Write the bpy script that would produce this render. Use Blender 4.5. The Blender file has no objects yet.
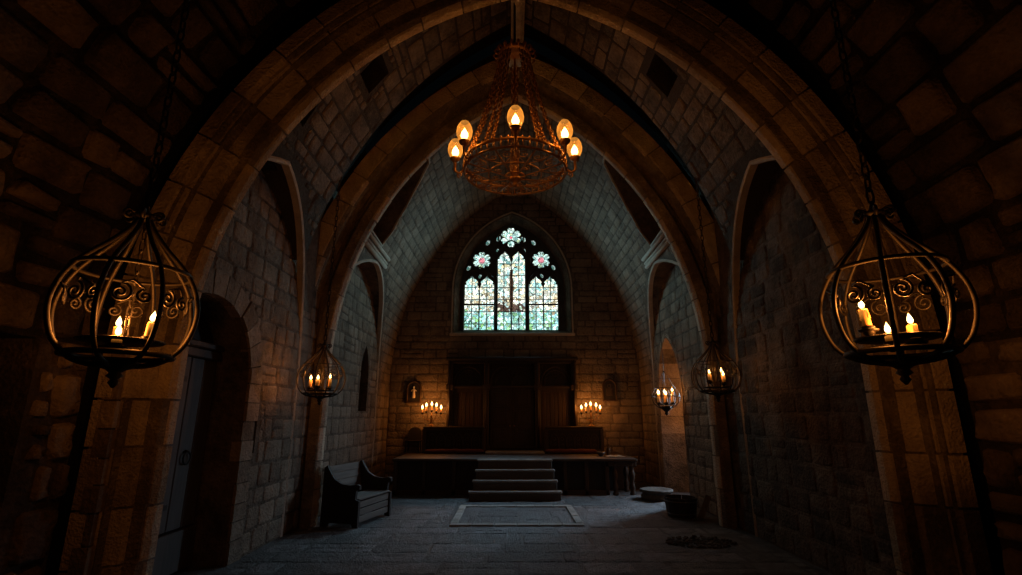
import bpy, math, random
from mathutils import Vector as V, Matrix
random.seed(11)
R = random.uniform
PI = math.pi
C = bpy.context.scene.collection
sc = bpy.context.scene

# ------------------------------------------------------------------ helpers
class MB:
    def __init__(s): s.v = []; s.f = []; s.t = []; s.sm = []
    def add(s, vs, fs, tone=0.5, sm=False):
        o = len(s.v)
        s.v += [tuple(p) for p in vs]
        s.f += [tuple(i + o for i in f) for f in fs]
        s.t += [tone] * len(fs); s.sm += [sm] * len(fs)
        return s
    def box(s, x0, x1, y0, y1, z0, z1, tone=0.5, b=0.0):
        if b <= 0:
            vs = [(x, y, z) for z in (z0, z1) for y in (y0, y1) for x in (x0, x1)]
            return s.add(vs, [(0,2,3,1),(4,5,7,6),(0,1,5,4),(2,6,7,3),(0,4,6,2),(1,3,7,5)], tone)
        b = min(b, (x1-x0)*.45, (y1-y0)*.45, (z1-z0)*.45)
        vs = []; fs = []
        def ring(z, i):
            o = len(vs)
            xa, xb, ya, yb = x0+i, x1-i, y0+i, y1-i
            vs.extend([(xa+b-i, ya, z), (xb-b+i, ya, z), (xb, ya+b-i, z), (xb, yb-b+i, z),
                       (xb-b+i, yb, z), (xa+b-i, yb, z), (xa, yb-b+i, z), (xa, ya+b-i, z)])
            return o
        zs = [(z0, b), (z0+b, 0), (z1-b, 0), (z1, b)]
        os_ = [ring(z, i) for z, i in zs]
        for a, c in zip(os_, os_[1:]):
            for k in range(8): fs.append((a+k, a+(k+1) % 8, c+(k+1) % 8, c+k))
        fs.append(tuple(os_[0]+k for k in reversed(range(8)))); fs.append(tuple(os_[-1]+k for k in range(8)))
        return s.add(vs, fs, tone)
    def tube(s, pts, r, n=6, tone=0.5, closed=False, flat=1.0):
        pts = [V(p) for p in pts]; m = len(pts)
        rs = r if isinstance(r, (list, tuple)) else [r]*m
        vs = []; fs = []; up = None
        for i, p in enumerate(pts):
            if closed: d = pts[(i+1) % m] - pts[i-1]
            else: d = pts[min(i+1, m-1)] - pts[max(i-1, 0)]
            if d.length < 1e-9: d = V((0, 0, 1))
            d.normalize()
            if up is None:
                up = d.orthogonal().normalized() if abs(d.z) > .99 else V((0, 0, 1)).cross(d).normalized()
            up = (up - d*up.dot(d))
            if up.length < 1e-6: up = d.orthogonal()
            up.normalize(); w = d.cross(up)
            for k in range(n):
                a = 2*PI*k/n
                vs.append(p + up*(math.cos(a)*rs[i]) + w*(math.sin(a)*rs[i]*flat))
        for i in range(m if closed else m-1):
            j = (i+1) % m
            for k in range(n):
                fs.append((i*n+k, i*n+(k+1) % n, j*n+(k+1) % n, j*n+k))
        if not closed:
            fs.append(tuple(reversed(range(n)))); fs.append(tuple((m-1)*n+k for k in range(n)))
        return s.add(vs, fs, tone, n > 4)
    def lathe(s, prof, n=16, c=(0, 0, 0), tone=0.5, sm=True):
        vs = []; fs = []; m = len(prof)
        for (r, z) in prof:
            for k in range(n):
                a = 2*PI*k/n
                vs.append((c[0]+max(r, 1e-4)*math.cos(a), c[1]+max(r, 1e-4)*math.sin(a), c[2]+z))
        for i in range(m-1):
            for k in range(n):
                fs.append((i*n+k, i*n+(k+1) % n, (i+1)*n+(k+1) % n, (i+1)*n+k))
        fs.append(tuple(reversed(range(n)))); fs.append(tuple((m-1)*n+k for k in range(n)))
        return s.add(vs, fs, tone, sm)
    def prism(s, poly, fn0, fn1, tone=0.5):
        n = len(poly)
        vs = [fn0(*p) for p in poly] + [fn1(*p) for p in poly]
        fs = [tuple(range(n)), tuple(reversed(range(n, 2*n)))]
        for i in range(n): fs.append((i, i+n, (i+1) % n + n, (i+1) % n))
        return s.add(vs, fs, tone)
    def xz(s, poly, y0, y1, tone=0.5):      # polygon in x,z extruded along y
        return s.prism(poly, lambda a, b: (a, y0, b), lambda a, b: (a, y1, b), tone)
    def yz(s, poly, x0, x1, tone=0.5):
        return s.prism(poly, lambda a, b: (x0, a, b), lambda a, b: (x1, a, b), tone)
    def xy(s, poly, z0, z1, tone=0.5):
        return s.prism(poly, lambda a, b: (a, b, z0), lambda a, b: (a, b, z1), tone)
    def torus(s, c, r, rr, n=24, m=6, rot=None, tone=.5, sx=1.0):
        pts = [V((math.cos(2*PI*k/n)*r*sx, math.sin(2*PI*k/n)*r, 0)) for k in range(n)]
        if rot is not None: pts = [rot @ p for p in pts]
        return s.tube([p + V(c) for p in pts], rr, m, tone, True)
    def build(s, name, mat, parent=None, loc=None, recalc=True):
        me = bpy.data.meshes.new(name)
        me.from_pydata(s.v, [], s.f)
        if recalc:
            import bmesh
            bm = bmesh.new(); bm.from_mesh(me)
            bmesh.ops.recalc_face_normals(bm, faces=bm.faces[:]); bm.to_mesh(me); bm.free()
        at = me.attributes.new('tone', 'FLOAT', 'FACE')
        at.data.foreach_set('value', s.t)
        me.polygons.foreach_set('use_smooth', s.sm)
        me.materials.append(mat); me.update()
        o = bpy.data.objects.new(name, me); C.objects.link(o)
        if parent is not None: o.parent = parent
        if loc is not None: o.location = loc
        return o

def empty(name, loc=(0, 0, 0), rz=0.0, label=None, cat=None, group=None):
    o = bpy.data.objects.new(name, None); C.objects.link(o)
    o.empty_display_size = .1
    o.location = loc; o.rotation_euler = (0, 0, rz)
    return tag(o, label, cat, group)
def tag(o, label=None, cat=None, group=None, kind=None):
    if label: o['label'] = label
    if cat: o['category'] = cat
    if group: o['group'] = group
    if kind: o['kind'] = kind
    return o
def struct(o, label, cat=None): return tag(o, label, cat, kind='structure')

def cut(base, cutters):
    """solid difference; returns an MB holding the result"""
    m = bpy.data.materials.new('tmp')
    bo = base.build('tmp_base', m)
    cu = []
    for k, c in enumerate(cutters):
        co = c.build('tmp_cut', m); cu.append(co)
        md = bo.modifiers.new('b%d' % k, 'BOOLEAN'); md.object = co; md.operation = 'DIFFERENCE'; md.solver = 'EXACT'
    dg = bpy.context.evaluated_depsgraph_get()
    me = bo.evaluated_get(dg).to_mesh()
    out = MB(); out.add([v.co[:] for v in me.vertices], [tuple(p.vertices) for p in me.polygons], .35)
    bo.evaluated_get(dg).to_mesh_clear()
    for o in [bo] + cu:
        d = o.data; bpy.data.objects.remove(o); bpy.data.meshes.remove(d)
    bpy.data.materials.remove(m)
    return out

# ------------------------------------------------------------------ materials
def mat(name):
    m = bpy.data.materials.new(name); m.use_nodes = True
    nt = m.node_tree; nt.nodes.clear()
    return m, nt, nt.nodes.new, nt.links.new
def node(nt, kind, **kw):
    n = nt.nodes.new(kind)
    for k, v in kw.items(): setattr(n, k, v)
    return n
def ramp(nt, stops):
    r = nt.nodes.new('ShaderNodeValToRGB'); e = r.color_ramp.elements
    while len(e) < len(stops): e.new(.5)
    for el, (p, c) in zip(e, stops): el.position = p; el.color = (*c, 1)
    return r

def stone_mat(name, c0, c1, c2, rough=.9, bump=.5, scale=1.0, spec=.25):
    m, nt, N, L = mat(name)
    out = N('ShaderNodeOutputMaterial'); p = N('ShaderNodeBsdfPrincipled')
    tc = N('ShaderNodeTexCoord'); at = N('ShaderNodeAttribute'); at.attribute_name = 'tone'
    n1 = N('ShaderNodeTexNoise'); n1.inputs['Scale'].default_value = 2.2*scale; n1.inputs['Detail'].default_value = 8; n1.inputs['Roughness'].default_value = .65
    n2 = N('ShaderNodeTexNoise'); n2.inputs['Scale'].default_value = 14*scale; n2.inputs['Detail'].default_value = 6; n2.inputs['Roughness'].default_value = .7
    n3 = N('ShaderNodeTexVoronoi'); n3.inputs['Scale'].default_value = 26*scale
    for n in (n1, n2, n3): L(tc.outputs['Object'], n.inputs['Vector'])
    rp = ramp(nt, [(0, c0), (.5, c1), (1, c2)])
    a = node(nt, 'ShaderNodeMath', operation='MULTIPLY_ADD'); L(n1.outputs['Fac'], a.inputs[0]); a.inputs[1].default_value = 1.1; a.inputs[2].default_value = -.55
    b = node(nt, 'ShaderNodeMath', operation='ADD'); L(a.outputs[0], b.inputs[0]); L(at.outputs['Fac'], b.inputs[1])
    c = node(nt, 'ShaderNodeMath', operation='MULTIPLY_ADD'); L(n2.outputs['Fac'], c.inputs[0]); c.inputs[1].default_value = .6; c.inputs[2].default_value = -.3
    d = node(nt, 'ShaderNodeMath', operation='ADD'); L(b.outputs[0], d.inputs[0]); L(c.outputs[0], d.inputs[1])
    L(d.outputs[0], rp.inputs['Fac']); L(rp.outputs['Color'], p.inputs['Base Color'])
    p.inputs['Roughness'].default_value = rough; p.inputs['Specular IOR Level'].default_value = spec
    h = node(nt, 'ShaderNodeMath', operation='MULTIPLY_ADD'); L(n2.outputs['Fac'], h.inputs[0]); h.inputs[1].default_value = 1.0; L(n1.outputs['Fac'], h.inputs[2])
    h2 = node(nt, 'ShaderNodeMath', operation='MULTIPLY_ADD'); L(n3.outputs['Distance'], h2.inputs[0]); h2.inputs[1].default_value = .3; L(h.outputs[0], h2.inputs[2])
    bp = N('ShaderNodeBump'); bp.inputs['Strength'].default_value = bump; bp.inputs['Distance'].default_value = .06
    L(h2.outputs[0], bp.inputs['Height']); L(bp.outputs['Normal'], p.inputs['Normal'])
    L(p.outputs[0], out.inputs['Surface'])
    return m

def wood_mat(name, c0, c1, rough=.6, axis='Z'):
    m, nt, N, L = mat(name)
    out = N('ShaderNodeOutputMaterial'); p = N('ShaderNodeBsdfPrincipled'); tc = N('ShaderNodeTexCoord')
    mp = N('ShaderNodeMapping'); sc_ = {'X': (1.5, 22, 22), 'Y': (22, 1.5, 22), 'Z': (22, 22, 1.5)}[axis]
    mp.inputs['Scale'].default_value = sc_
    n = N('ShaderNodeTexNoise'); n.inputs['Scale'].default_value = 1.0; n.inputs['Detail'].default_value = 6; n.inputs['Distortion'].default_value = .6
    L(tc.outputs['Object'], mp.inputs['Vector']); L(mp.outputs[0], n.inputs['Vector'])
    r = ramp(nt, [(.25, c0), (.75, c1)]); L(n.outputs['Fac'], r.inputs['Fac']); L(r.outputs['Color'], p.inputs['Base Color'])
    p.inputs['Roughness'].default_value = rough
    bp = N('ShaderNodeBump'); bp.inputs['Strength'].default_value = .35; bp.inputs['Distance'].default_value = .01
    L(n.outputs['Fac'], bp.inputs['Height']); L(bp.outputs[0], p.inputs['Normal'])
    L(p.outputs[0], out.inputs['Surface'])
    return m

def plain_mat(name, c, rough=.5, metal=0.0, noise=.25):
    m, nt, N, L = mat(name)
    out = N('ShaderNodeOutputMaterial'); p = N('ShaderNodeBsdfPrincipled'); tc = N('ShaderNodeTexCoord')
    n = N('ShaderNodeTexNoise'); n.inputs['Scale'].default_value = 30; n.inputs['Detail'].default_value = 4
    L(tc.outputs['Object'], n.inputs['Vector'])
    r = ramp(nt, [(.2, tuple(x*(1-noise) for x in c)), (.8, tuple(min(1, x*(1+noise)) for x in c))])
    L(n.outputs['Fac'], r.inputs['Fac']); L(r.outputs['Color'], p.inputs['Base Color'])
    p.inputs['Roughness'].default_value = rough; p.inputs['Metallic'].default_value = metal
    bp = N('ShaderNodeBump'); bp.inputs['Strength'].default_value = .25; bp.inputs['Distance'].default_value = .004
    L(n.outputs['Fac'], bp.inputs['Height']); L(bp.outputs[0], p.inputs['Normal'])
    L(p.outputs[0], out.inputs['Surface'])
    return m

def flame_mat(name, stops, strength):
    m, nt, N, L = mat(name)
    out = N('ShaderNodeOutputMaterial'); e = N('ShaderNodeEmission'); tc = N('ShaderNodeTexCoord'); sp = N('ShaderNodeSeparateXYZ')
    L(tc.outputs['Generated'], sp.inputs[0])
    r = ramp(nt, stops); L(sp.outputs['Z'], r.inputs['Fac']); L(r.outputs['Color'], e.inputs['Color'])
    e.inputs['Strength'].default_value = strength
    t = N('ShaderNodeBsdfTransparent'); ad = N('ShaderNodeAddShader')
    L(e.outputs[0], ad.inputs[0]); L(t.outputs[0], ad.inputs[1]); L(ad.outputs[0], out.inputs['Surface'])
    m.cycles.emission_sampling = 'NONE'
    return m

def wax_mat(name, c, em, es):
    m, nt, N, L = mat(name)
    out = N('ShaderNodeOutputMaterial'); p = N('ShaderNodeBsdfPrincipled'); tc = N('ShaderNodeTexCoord'); sp = N('ShaderNodeSeparateXYZ')
    L(tc.outputs['Generated'], sp.inputs[0])
    r = ramp(nt, [(0, (0, 0, 0)), (.45, (.1, .1, .1)), (1, (1, 1, 1))]); L(sp.outputs['Z'], r.inputs['Fac'])
    mu = node(nt, 'ShaderNodeMath', operation='MULTIPLY'); L(r.outputs['Color'], mu.inputs[0]); mu.inputs[1].default_value = es
    p.inputs['Base Color'].default_value = (*c, 1); p.inputs['Roughness'].default_value = .5
    p.inputs['Emission Color'].default_value = (*em, 1); L(mu.outputs[0], p.inputs['Emission Strength'])
    L(p.outputs[0], out.inputs['Surface'])
    m.cycles.emission_sampling = 'NONE'
    return m

def shade_mat(name, tint, em, es):
    m, nt, N, L = mat(name)
    out = N('ShaderNodeOutputMaterial'); t = N('ShaderNodeBsdfTransparent'); g = N('ShaderNodeBsdfGlossy'); e = N('ShaderNodeEmission')
    t.inputs['Color'].default_value = (*tint, 1); g.inputs['Roughness'].default_value = .12
    tc = N('ShaderNodeTexCoord'); n = N('ShaderNodeTexNoise'); n.inputs['Scale'].default_value = 7; n.inputs['Detail'].default_value = 1
    L(tc.outputs['Object'], n.inputs['Vector'])
    r = ramp(nt, [(.25, tuple(c*.25 for c in em)), (.75, em)]); L(n.outputs['Fac'], r.inputs['Fac']); L(r.outputs['Color'], e.inputs['Color'])
    e.inputs['Strength'].default_value = es
    mx = N('ShaderNodeMixShader'); mx.inputs[0].default_value = .07; L(t.outputs[0], mx.inputs[1]); L(g.outputs[0], mx.inputs[2])
    ad = N('ShaderNodeAddShader'); L(mx.outputs[0], ad.inputs[0]); L(e.outputs[0], ad.inputs[1])
    L(ad.outputs[0], out.inputs['Surface'])
    m.cycles.emission_sampling = 'NONE'
    return m

def glass_mat(name, rosette=False, strength=1.0, pole=None, seed=0.0):
    """leaded stained glass seen against daylight: coloured cells between dark leads"""
    m, nt, N, L = mat(name)
    out = N('ShaderNodeOutputMaterial'); p = N('ShaderNodeBsdfPrincipled'); tc = N('ShaderNodeTexCoord')
    mp = N('ShaderNodeMapping'); mp.inputs['Location'].default_value = (seed, 0, seed*.7); mp.inputs['Scale'].default_value = (1, 0, 1)
    L(tc.outputs['Object'], mp.inputs['Vector'])
    def vor(scale, feat):
        v = N('ShaderNodeTexVoronoi'); v.feature = feat; v.inputs['Scale'].default_value = scale; L(mp.outputs[0], v.inputs['Vector']); return v
    sc_ = 14 if rosette else 12
    ve = vor(sc_, 'DISTANCE_TO_EDGE'); vc = vor(sc_, 'F1')
    sp = N('ShaderNodeSeparateXYZ'); L(tc.outputs['Object'], sp.inputs[0])
    sh = N('ShaderNodeSeparateColor'); L(vc.outputs['Color'], sh.inputs[0])
    def M(op, a, b=None, c=None):
        n = node(nt, 'ShaderNodeMath', operation=op)
        for i, x in enumerate((a, b, c)):
            if x is None: continue
            if isinstance(x, (int, float)): n.inputs[i].default_value = x
            else: L(x, n.inputs[i])
        return n.outputs[0]
    def mixc(f, a, b):
        n = node(nt, 'ShaderNodeMix', data_type='RGBA')
        if isinstance(f, (int, float)): n.inputs[0].default_value = f
        else: L(f, n.inputs[0])
        for i, x in ((6, a), (7, b)):
            if isinstance(x, tuple): n.inputs[i].default_value = (*x, 1)
            else: L(x, n.inputs[i])
        return n.outputs[2]
    if rosette:
        r1 = ramp(nt, [(0, (.10, .30, .28)), (.35, (.55, .85, .80)), (.7, (.80, .95, .88)), (.9, (.20, .50, .38)), (1, (.75, .80, .45))])
        L(sh.outputs[0], r1.inputs['Fac'])
        rad = M('SQRT', M('ADD', M('POWER', sp.outputs['X'], 2.0), M('POWER', sp.outputs['Z'], 2.0)))
        r2 = ramp(nt, [(0, (.85, .28, .34)), (.5, (.50, .05, .10)), (.8, (.9, .45, .50)), (1, (.30, .05, .06))]); L(sh.outputs[1], r2.inputs['Fac'])
        f = M('LESS_THAN', rad, {'side': .10, 'top': .05, 'drop': -1.0}[rosette])
        colr = mixc(f, r1.outputs[0], r2.outputs[0])
    else:
        # three bands of colour by height over one light (local z, 0 at the sill)
        lo = ramp(nt, [(0, (.10, .35, .30)), (.3, (.45, .85, .80)), (.55, (.70, .92, .90)), (.75, (.22, .50, .16)), (1, (.35, .72, .90))])
        mi = ramp(nt, [(0, (.40, .30, .16)), (.25, (.88, .84, .60)), (.5, (.90, .93, .82)), (.8, (.58, .78, .72)), (1, (.60, .84, .88))])
        hi = ramp(nt, [(0, (.20, .48, .48)), (.35, (.62, .86, .78)), (.65, (.92, .95, .80)), (.88, (.80, .72, .42)), (1, (.42, .80, .92))])
        for r_ in (lo, mi, hi): L(sh.outputs[0], r_.inputs['Fac'])
        z = M('MULTIPLY_ADD', sh.outputs[1], .3, sp.outputs['Z'])
        f1 = M('GREATER_THAN', z, .75); f2 = M('GREATER_THAN', z, 1.35)
        colr = mixc(f2, mixc(f1, lo.outputs[0], mi.outputs[0]), hi.outputs[0])
        if pole:
            wob = N('ShaderNodeTexNoise'); wob.inputs['Scale'].default_value = 5; L(tc.outputs['Object'], wob.inputs['Vector'])
            xa = M('ABSOLUTE', M('ADD', sp.outputs['X'], M('MULTIPLY_ADD', wob.outputs['Fac'], .1, -.05)))
            fp = M('MULTIPLY', M('LESS_THAN', xa, .055), M('LESS_THAN', M('ABSOLUTE', M('SUBTRACT', sp.outputs['Z'], 1.25)), .68))
            fb = M('MULTIPLY', M('LESS_THAN', M('ABSOLUTE', M('SUBTRACT', sp.outputs['Z'], M('MULTIPLY_ADD', wob.outputs['Fac'], .35, .52))), .14), M('GREATER_THAN', sh.outputs[2], .42))
            colr = mixc(fb, colr, (.07, .045, .035)); colr = mixc(fp, colr, (.05, .03, .02))
    # brightness differs from pane to pane
    br = M('MULTIPLY_ADD', sh.outputs[2], .75, .35)
    lead = M('GREATER_THAN', ve.outputs['Distance'], .05)
    if not rosette:
        gx = M('GREATER_THAN', M('ABSOLUTE', M('SUBTRACT', M('FRACT', M('MULTIPLY_ADD', sp.outputs['X'], 4.3, .5)), .5)), .07)
        gz = M('GREATER_THAN', M('ABSOLUTE', M('SUBTRACT', M('FRACT', M('MULTIPLY', sp.outputs['Z'], 2.6)), .5)), .035)
        lead = M('MULTIPLY', lead, M('MULTIPLY', gx, gz))
    br = M('MULTIPLY', br, M('MULTIPLY_ADD', lead, .93, .07))
    em = node(nt, 'ShaderNodeVectorMath', operation='SCALE'); L(colr, em.inputs[0]); L(br, em.inputs['Scale'])
    L(em.outputs[0], p.inputs['Emission Color']); p.inputs['Emission Strength'].default_value = strength
    p.inputs['Base Color'].default_value = (.02, .025, .025, 1); p.inputs['Roughness'].default_value = .2
    L(p.outputs[0], out.inputs['Surface'])
    return m

STONE = stone_mat('old_masonry', (.04, .034, .027), (.185, .152, .118), (.35, .29, .225), bump=.75)
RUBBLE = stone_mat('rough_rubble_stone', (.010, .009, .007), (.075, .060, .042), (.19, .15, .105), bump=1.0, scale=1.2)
ARCH = stone_mat('dressed_arch_stone', (.15, .13, .10), (.46, .39, .30), (.72, .62, .48), bump=.95, scale=1.5)
PALE = stone_mat('pale_dressed_stone', (.16, .145, .125), (.34, .31, .26), (.5, .46, .4), bump=.35, scale=1.5)
SHADESTONE = stone_mat('shade_dark_stone', (.004, .004, .003), (.010, .009, .008), (.018, .016, .014), bump=.6)  # near-black colour stands in for deep shade in recesses and openings
FLAG = stone_mat('worn_flagstone', (.03, .033, .036), (.115, .124, .13), (.27, .285, .295), rough=.58, bump=1.0, scale=1.6, spec=.5)
STEP = stone_mat('worn_step_stone', (.08, .078, .07), (.20, .19, .17), (.34, .32, .29), rough=.7, bump=.4)
OAK = wood_mat('dark_oak', (.012, .008, .005), (.045, .028, .016))
OAKX = wood_mat('dark_oak_lengthwise', (.012, .008, .005), (.05, .032, .018), axis='X')
BROWN = wood_mat('brown_oak', (.018, .010, .005), (.06, .032, .014))
BLACKWOOD = wood_mat('black_oak', (.004, .003, .0025), (.014, .010, .008), .7)
GREYWOOD = wood_mat('weathered_grey_oak', (.06, .055, .05), (.15, .14, .125), .7, 'Y')
IRON = plain_mat('wrought_iron', (.020, .017, .014), .52, .6)
BRONZE = plain_mat('dark_bronze', (.27, .145, .055), .42, .75)
PEWTER = plain_mat('dull_pewter', (.10, .10, .10), .5, .6)
WAX = wax_mat('candle_wax', (.55, .28, .09), (1, .33, .04), .75)
FLAME = flame_mat('candle_flame', [(0, (1, .32, .05)), (.25, (1, .62, .22)), (.6, (1, .75, .35)), (1, (1, .35, .05))], 4.5)
FILAMENT = flame_mat('lamp_flame', [(0, (1, .36, .06)), (.3, (1, .72, .3)), (.6, (1, .8, .4)), (1, (1, .4, .06))], 6.0)
SHADE = shade_mat('amber_glass', (1.0, .80, .50), (1, .36, .05), .8)
CLOTH = plain_mat('dull_red_velvet', (.085, .022, .015), .95)
PAPER = plain_mat('old_paper', (.42, .34, .22), .9)
LEATHER = plain_mat('brown_leather', (.06, .03, .015), .6)
BOTTLE = plain_mat('smoky_glass', (.07, .05, .03), .12)
PLASTER = plain_mat('pale_plaster', (.6, .55, .45), .8)
DOORWOOD = wood_mat('old_door_oak', (.03, .027, .024), (.075, .068, .06))
TUBWOOD = wood_mat('tub_staves', (.008, .007, .006), (.02, .018, .016), .7)

# ------------------------------------------------------------------ camera (17.6 mm on 36 mm, tilted up)
F, PX, PY = 500.0, 511.0, 287.5
CAM = V((-.12, 0, 1.8)); PITCH = math.radians(14.36)
cd = bpy.data.cameras.new('camera'); cam = bpy.data.objects.new('camera', cd); C.objects.link(cam)
cd.sensor_width = 36; cd.lens = F/1022*36; cd.clip_start = .05; cd.clip_end = 200
cam.location = CAM; cam.rotation_euler = (PI/2 + PITCH, 0, 0); sc.camera = cam
def at(px, py, y=None, z=None, x=None):
    """point of the place seen at a pixel of the photograph, on the plane y, z or x"""
    u, v = (px-PX)/F, (py-PY)/F
    d = V((u, math.cos(PITCH)+v*math.sin(PITCH), math.sin(PITCH)-v*math.cos(PITCH)))
    t = (y-CAM.y)/d.y if y is not None else (z-CAM.z)/d.z if z is not None else (x-CAM.x)/d.x
    return CAM + d*t

# ------------------------------------------------------------------ masonry
class Path:
    def __init__(s, pts, nrm):
        s.p = pts; s.n = nrm; s.s = [0]
        for a, b in zip(pts, pts[1:]): s.s.append(s.s[-1] + math.hypot(b[0]-a[0], b[1]-a[1]))
        s.L = s.s[-1]
    def at(s, d):
        d = min(max(d, 0), s.L); import bisect
        i = min(max(bisect.bisect_right(s.s, d)-1, 0), len(s.p)-2)
        f = (d-s.s[i])/max(s.s[i+1]-s.s[i], 1e-9)
        a, b, m, n = s.p[i], s.p[i+1], s.n[i], s.n[i+1]
        return (a[0]+(b[0]-a[0])*f, a[1]+(b[1]-a[1])*f), (m[0]+(n[0]-m[0])*f, m[1]+(n[1]-m[1])*f)
def pointed(a, zs, za, z0=0.0, n=26, nj=8, c0=0.0):
    """pointed arch on two centres from floor to apex to floor; normals face inward"""
    r = za-zs; Rr = (a*a+r*r)/(2*a); cx = Rr-a; tm = math.asin(min(1, r/Rr))
    L, Ln = [], []
    if z0 < zs:
        for i in range(nj): L.append((-a, z0+(zs-z0)*i/nj)); Ln.append((1, 0))
    for i in range(n):
        t = tm*i/n; L.append((cx-Rr*math.cos(t), zs+Rr*math.sin(t))); Ln.append((math.cos(t), -math.sin(t)))
    pts = L+[(0, za)]+[(-x, z) for x, z in reversed(L)]
    nr = Ln+[(0, -1/math.sin(tm))]+[(-x, z) for x, z in reversed(Ln)]
    return Path([(x+c0, z) for x, z in pts], nr)
def vault_x(z, a, zs, za):
    if z <= zs: return a
    r = za-zs; Rr = (a*a+r*r)/(2*a); return math.sqrt(max(Rr*Rr-(z-zs)**2, 0))-(Rr-a)
def in_arch(y, z, c, a, zs, za, m=0.0):
    if z < zs: return abs(y-c) < a+m
    if z > za+m: return False
    return abs(y-c) < vault_x(z, a+m, zs, za+m)

def stone(mb, S, ua, ub, va, vb, h, rough, tone, gap):
    w, hh = ub-ua-gap, vb-va-gap
    if w < .05 or hh < .05: return
    nx = max(2, min(5, int(w/.16)+1)); ny = max(2, min(4, int(hh/.13)+1))
    e = min(.035, w*.2, hh*.2)
    us = [0, e*.55] + [e+(w-2*e)*i/nx for i in range(nx+1)] + [w-e*.55, w]
    vs_ = [0, e*.55] + [e+(hh-2*e)*i/ny for i in range(ny+1)] + [hh-e*.55, hh]
    A, B = len(us), len(vs_); vs = []; jx = R(-.3, .3)*gap; jt = [R(-1, 1)*gap*.9 for _ in range(4)]
    hs = h*R(.6, 1.3); tx, tz = R(-1, 1)*rough*.6, R(-1, 1)*rough*.6
    for j, vv in enumerate(vs_):
        for i, uu in enumerate(us):
            fu, fv = uu/w, vv/hh
            du = (jt[0]*(1-fv)+jt[1]*fv)*(1-fu) + (jt[2]*(1-fv)+jt[3]*fv)*fu*.9
            dv = (jt[3]*(1-fu)+jt[2]*fu)*(1-fv)*.6 + (jt[1]*(1-fu)+jt[0]*fu)*fv*.6
            ei = min(i, A-1-i); ej = min(j, B-1-j); k = min(ei, ej)
            if ei < 2 and ej < 2:       # rounded corners
                s_ = .45*e
                du += s_*(1 if i < 2 else -1)*(1 if ei == 0 else .5); dv += s_*(1 if j < 2 else -1)*(1 if ej == 0 else .5)
            hz = (-.012 if k == 0 else hs*.7 if k == 1 else hs + rough*R(-.8, .8) + tx*(fu-.5)+tz*(fv-.5))
            p, n = S(ua+gap/2+uu+du, va+gap/2+vv+dv)
            vs.append((p[0]+n[0]*hz, p[1]+n[1]*hz, p[2]+n[2]*hz))
    fs = [(j*A+i, j*A+i+1, (j+1)*A+i+1, (j+1)*A+i) for j in range(B-1) for i in range(A-1)]
    mb.add(vs, fs, tone, True)
def course(mb, S, u0, u1, v0, v1, row, l0, l1, ok=None, h=.025, rough=.008, gap=.022, tone=(.3, .75)):
    def put(a, b, c, d, lev):
        if ok is not None:
            pr = [ok(x, y) for x in (a, (a+b)/2, b) for y in (c, (c+d)/2, d)]
            if not any(pr): return
            if not all(pr):
                if lev >= 3: return
                if b-a > d-c: put(a, (a+b)/2, c, d, lev+1); put((a+b)/2, b, c, d, lev+1)
                else: put(a, b, c, (c+d)/2, lev+1); put(a, b, (c+d)/2, d, lev+1)
                return
        stone(mb, S, a, b, c, d, h, rough, R(*tone), gap)
    v = v0
    while v < v1-.04:
        vt = v+row*R(.75, 1.25)
        if v1-vt < row*.5: vt = v1
        u = u0-R(0, l0)
        while u < u1:
            l = R(l0, l1); a, b = max(u, u0), min(u+l, u1)
            if b-a > .08:
                if R(0, 1) < .12 and vt-v > .26: m = (v+vt)/2; put(a, b, v, m, 0); put(a, b, m, vt, 0)
                else: put(a, b, v, vt, 0)
            u += l
        v = vt

def ring(mb, path, sec, s0, s1, tone=.5):
    ss = [s0]+[x for x in path.s if s0+.02 < x < s1-.02]+[s1]
    n = len(sec); vs = []; fs = []
    for d in ss:
        (x, z), (a, b) = path.at(d)
        for (r, y) in sec: vs.append((x-a*r, y, z-b*r))
    for i in range(len(ss)-1):
        for k in range(n): fs.append((i*n+k, i*n+(k+1) % n, (i+1)*n+(k+1) % n, (i+1)*n+k))
    fs.append(tuple(range(n))); fs.append(tuple((len(ss)-1)*n+k for k in reversed(range(n))))
    mb.add(vs, fs, tone)
def voussoirs(path, sec, length, gap=.014, core=.02, s0=0, s1=None):
    mb = MB(); s1 = s1 or path.L
    n = max(1, round((s1-s0)/length)); st = (s1-s0)/n
    cuts = [s0]+[s0+st*i+R(-.12, .12)*st for i in range(1, n)]+[s1]
    for a, b in zip(cuts, cuts[1:]):
        j = R(-.012, .012)
        ring(mb, path, [(r+j, y+j) for r, y in sec], a+gap/2, b-gap/2, R(.3, .7))
    cy = sum(y for _, y in sec)/len(sec); cr = sum(r for r, _ in sec)/len(sec)
    ring(mb, path, [(r+(core if r < cr else -core), y+(core if y < cy else -core)) for r, y in sec], s0, s1, .05)
    return mb

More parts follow.
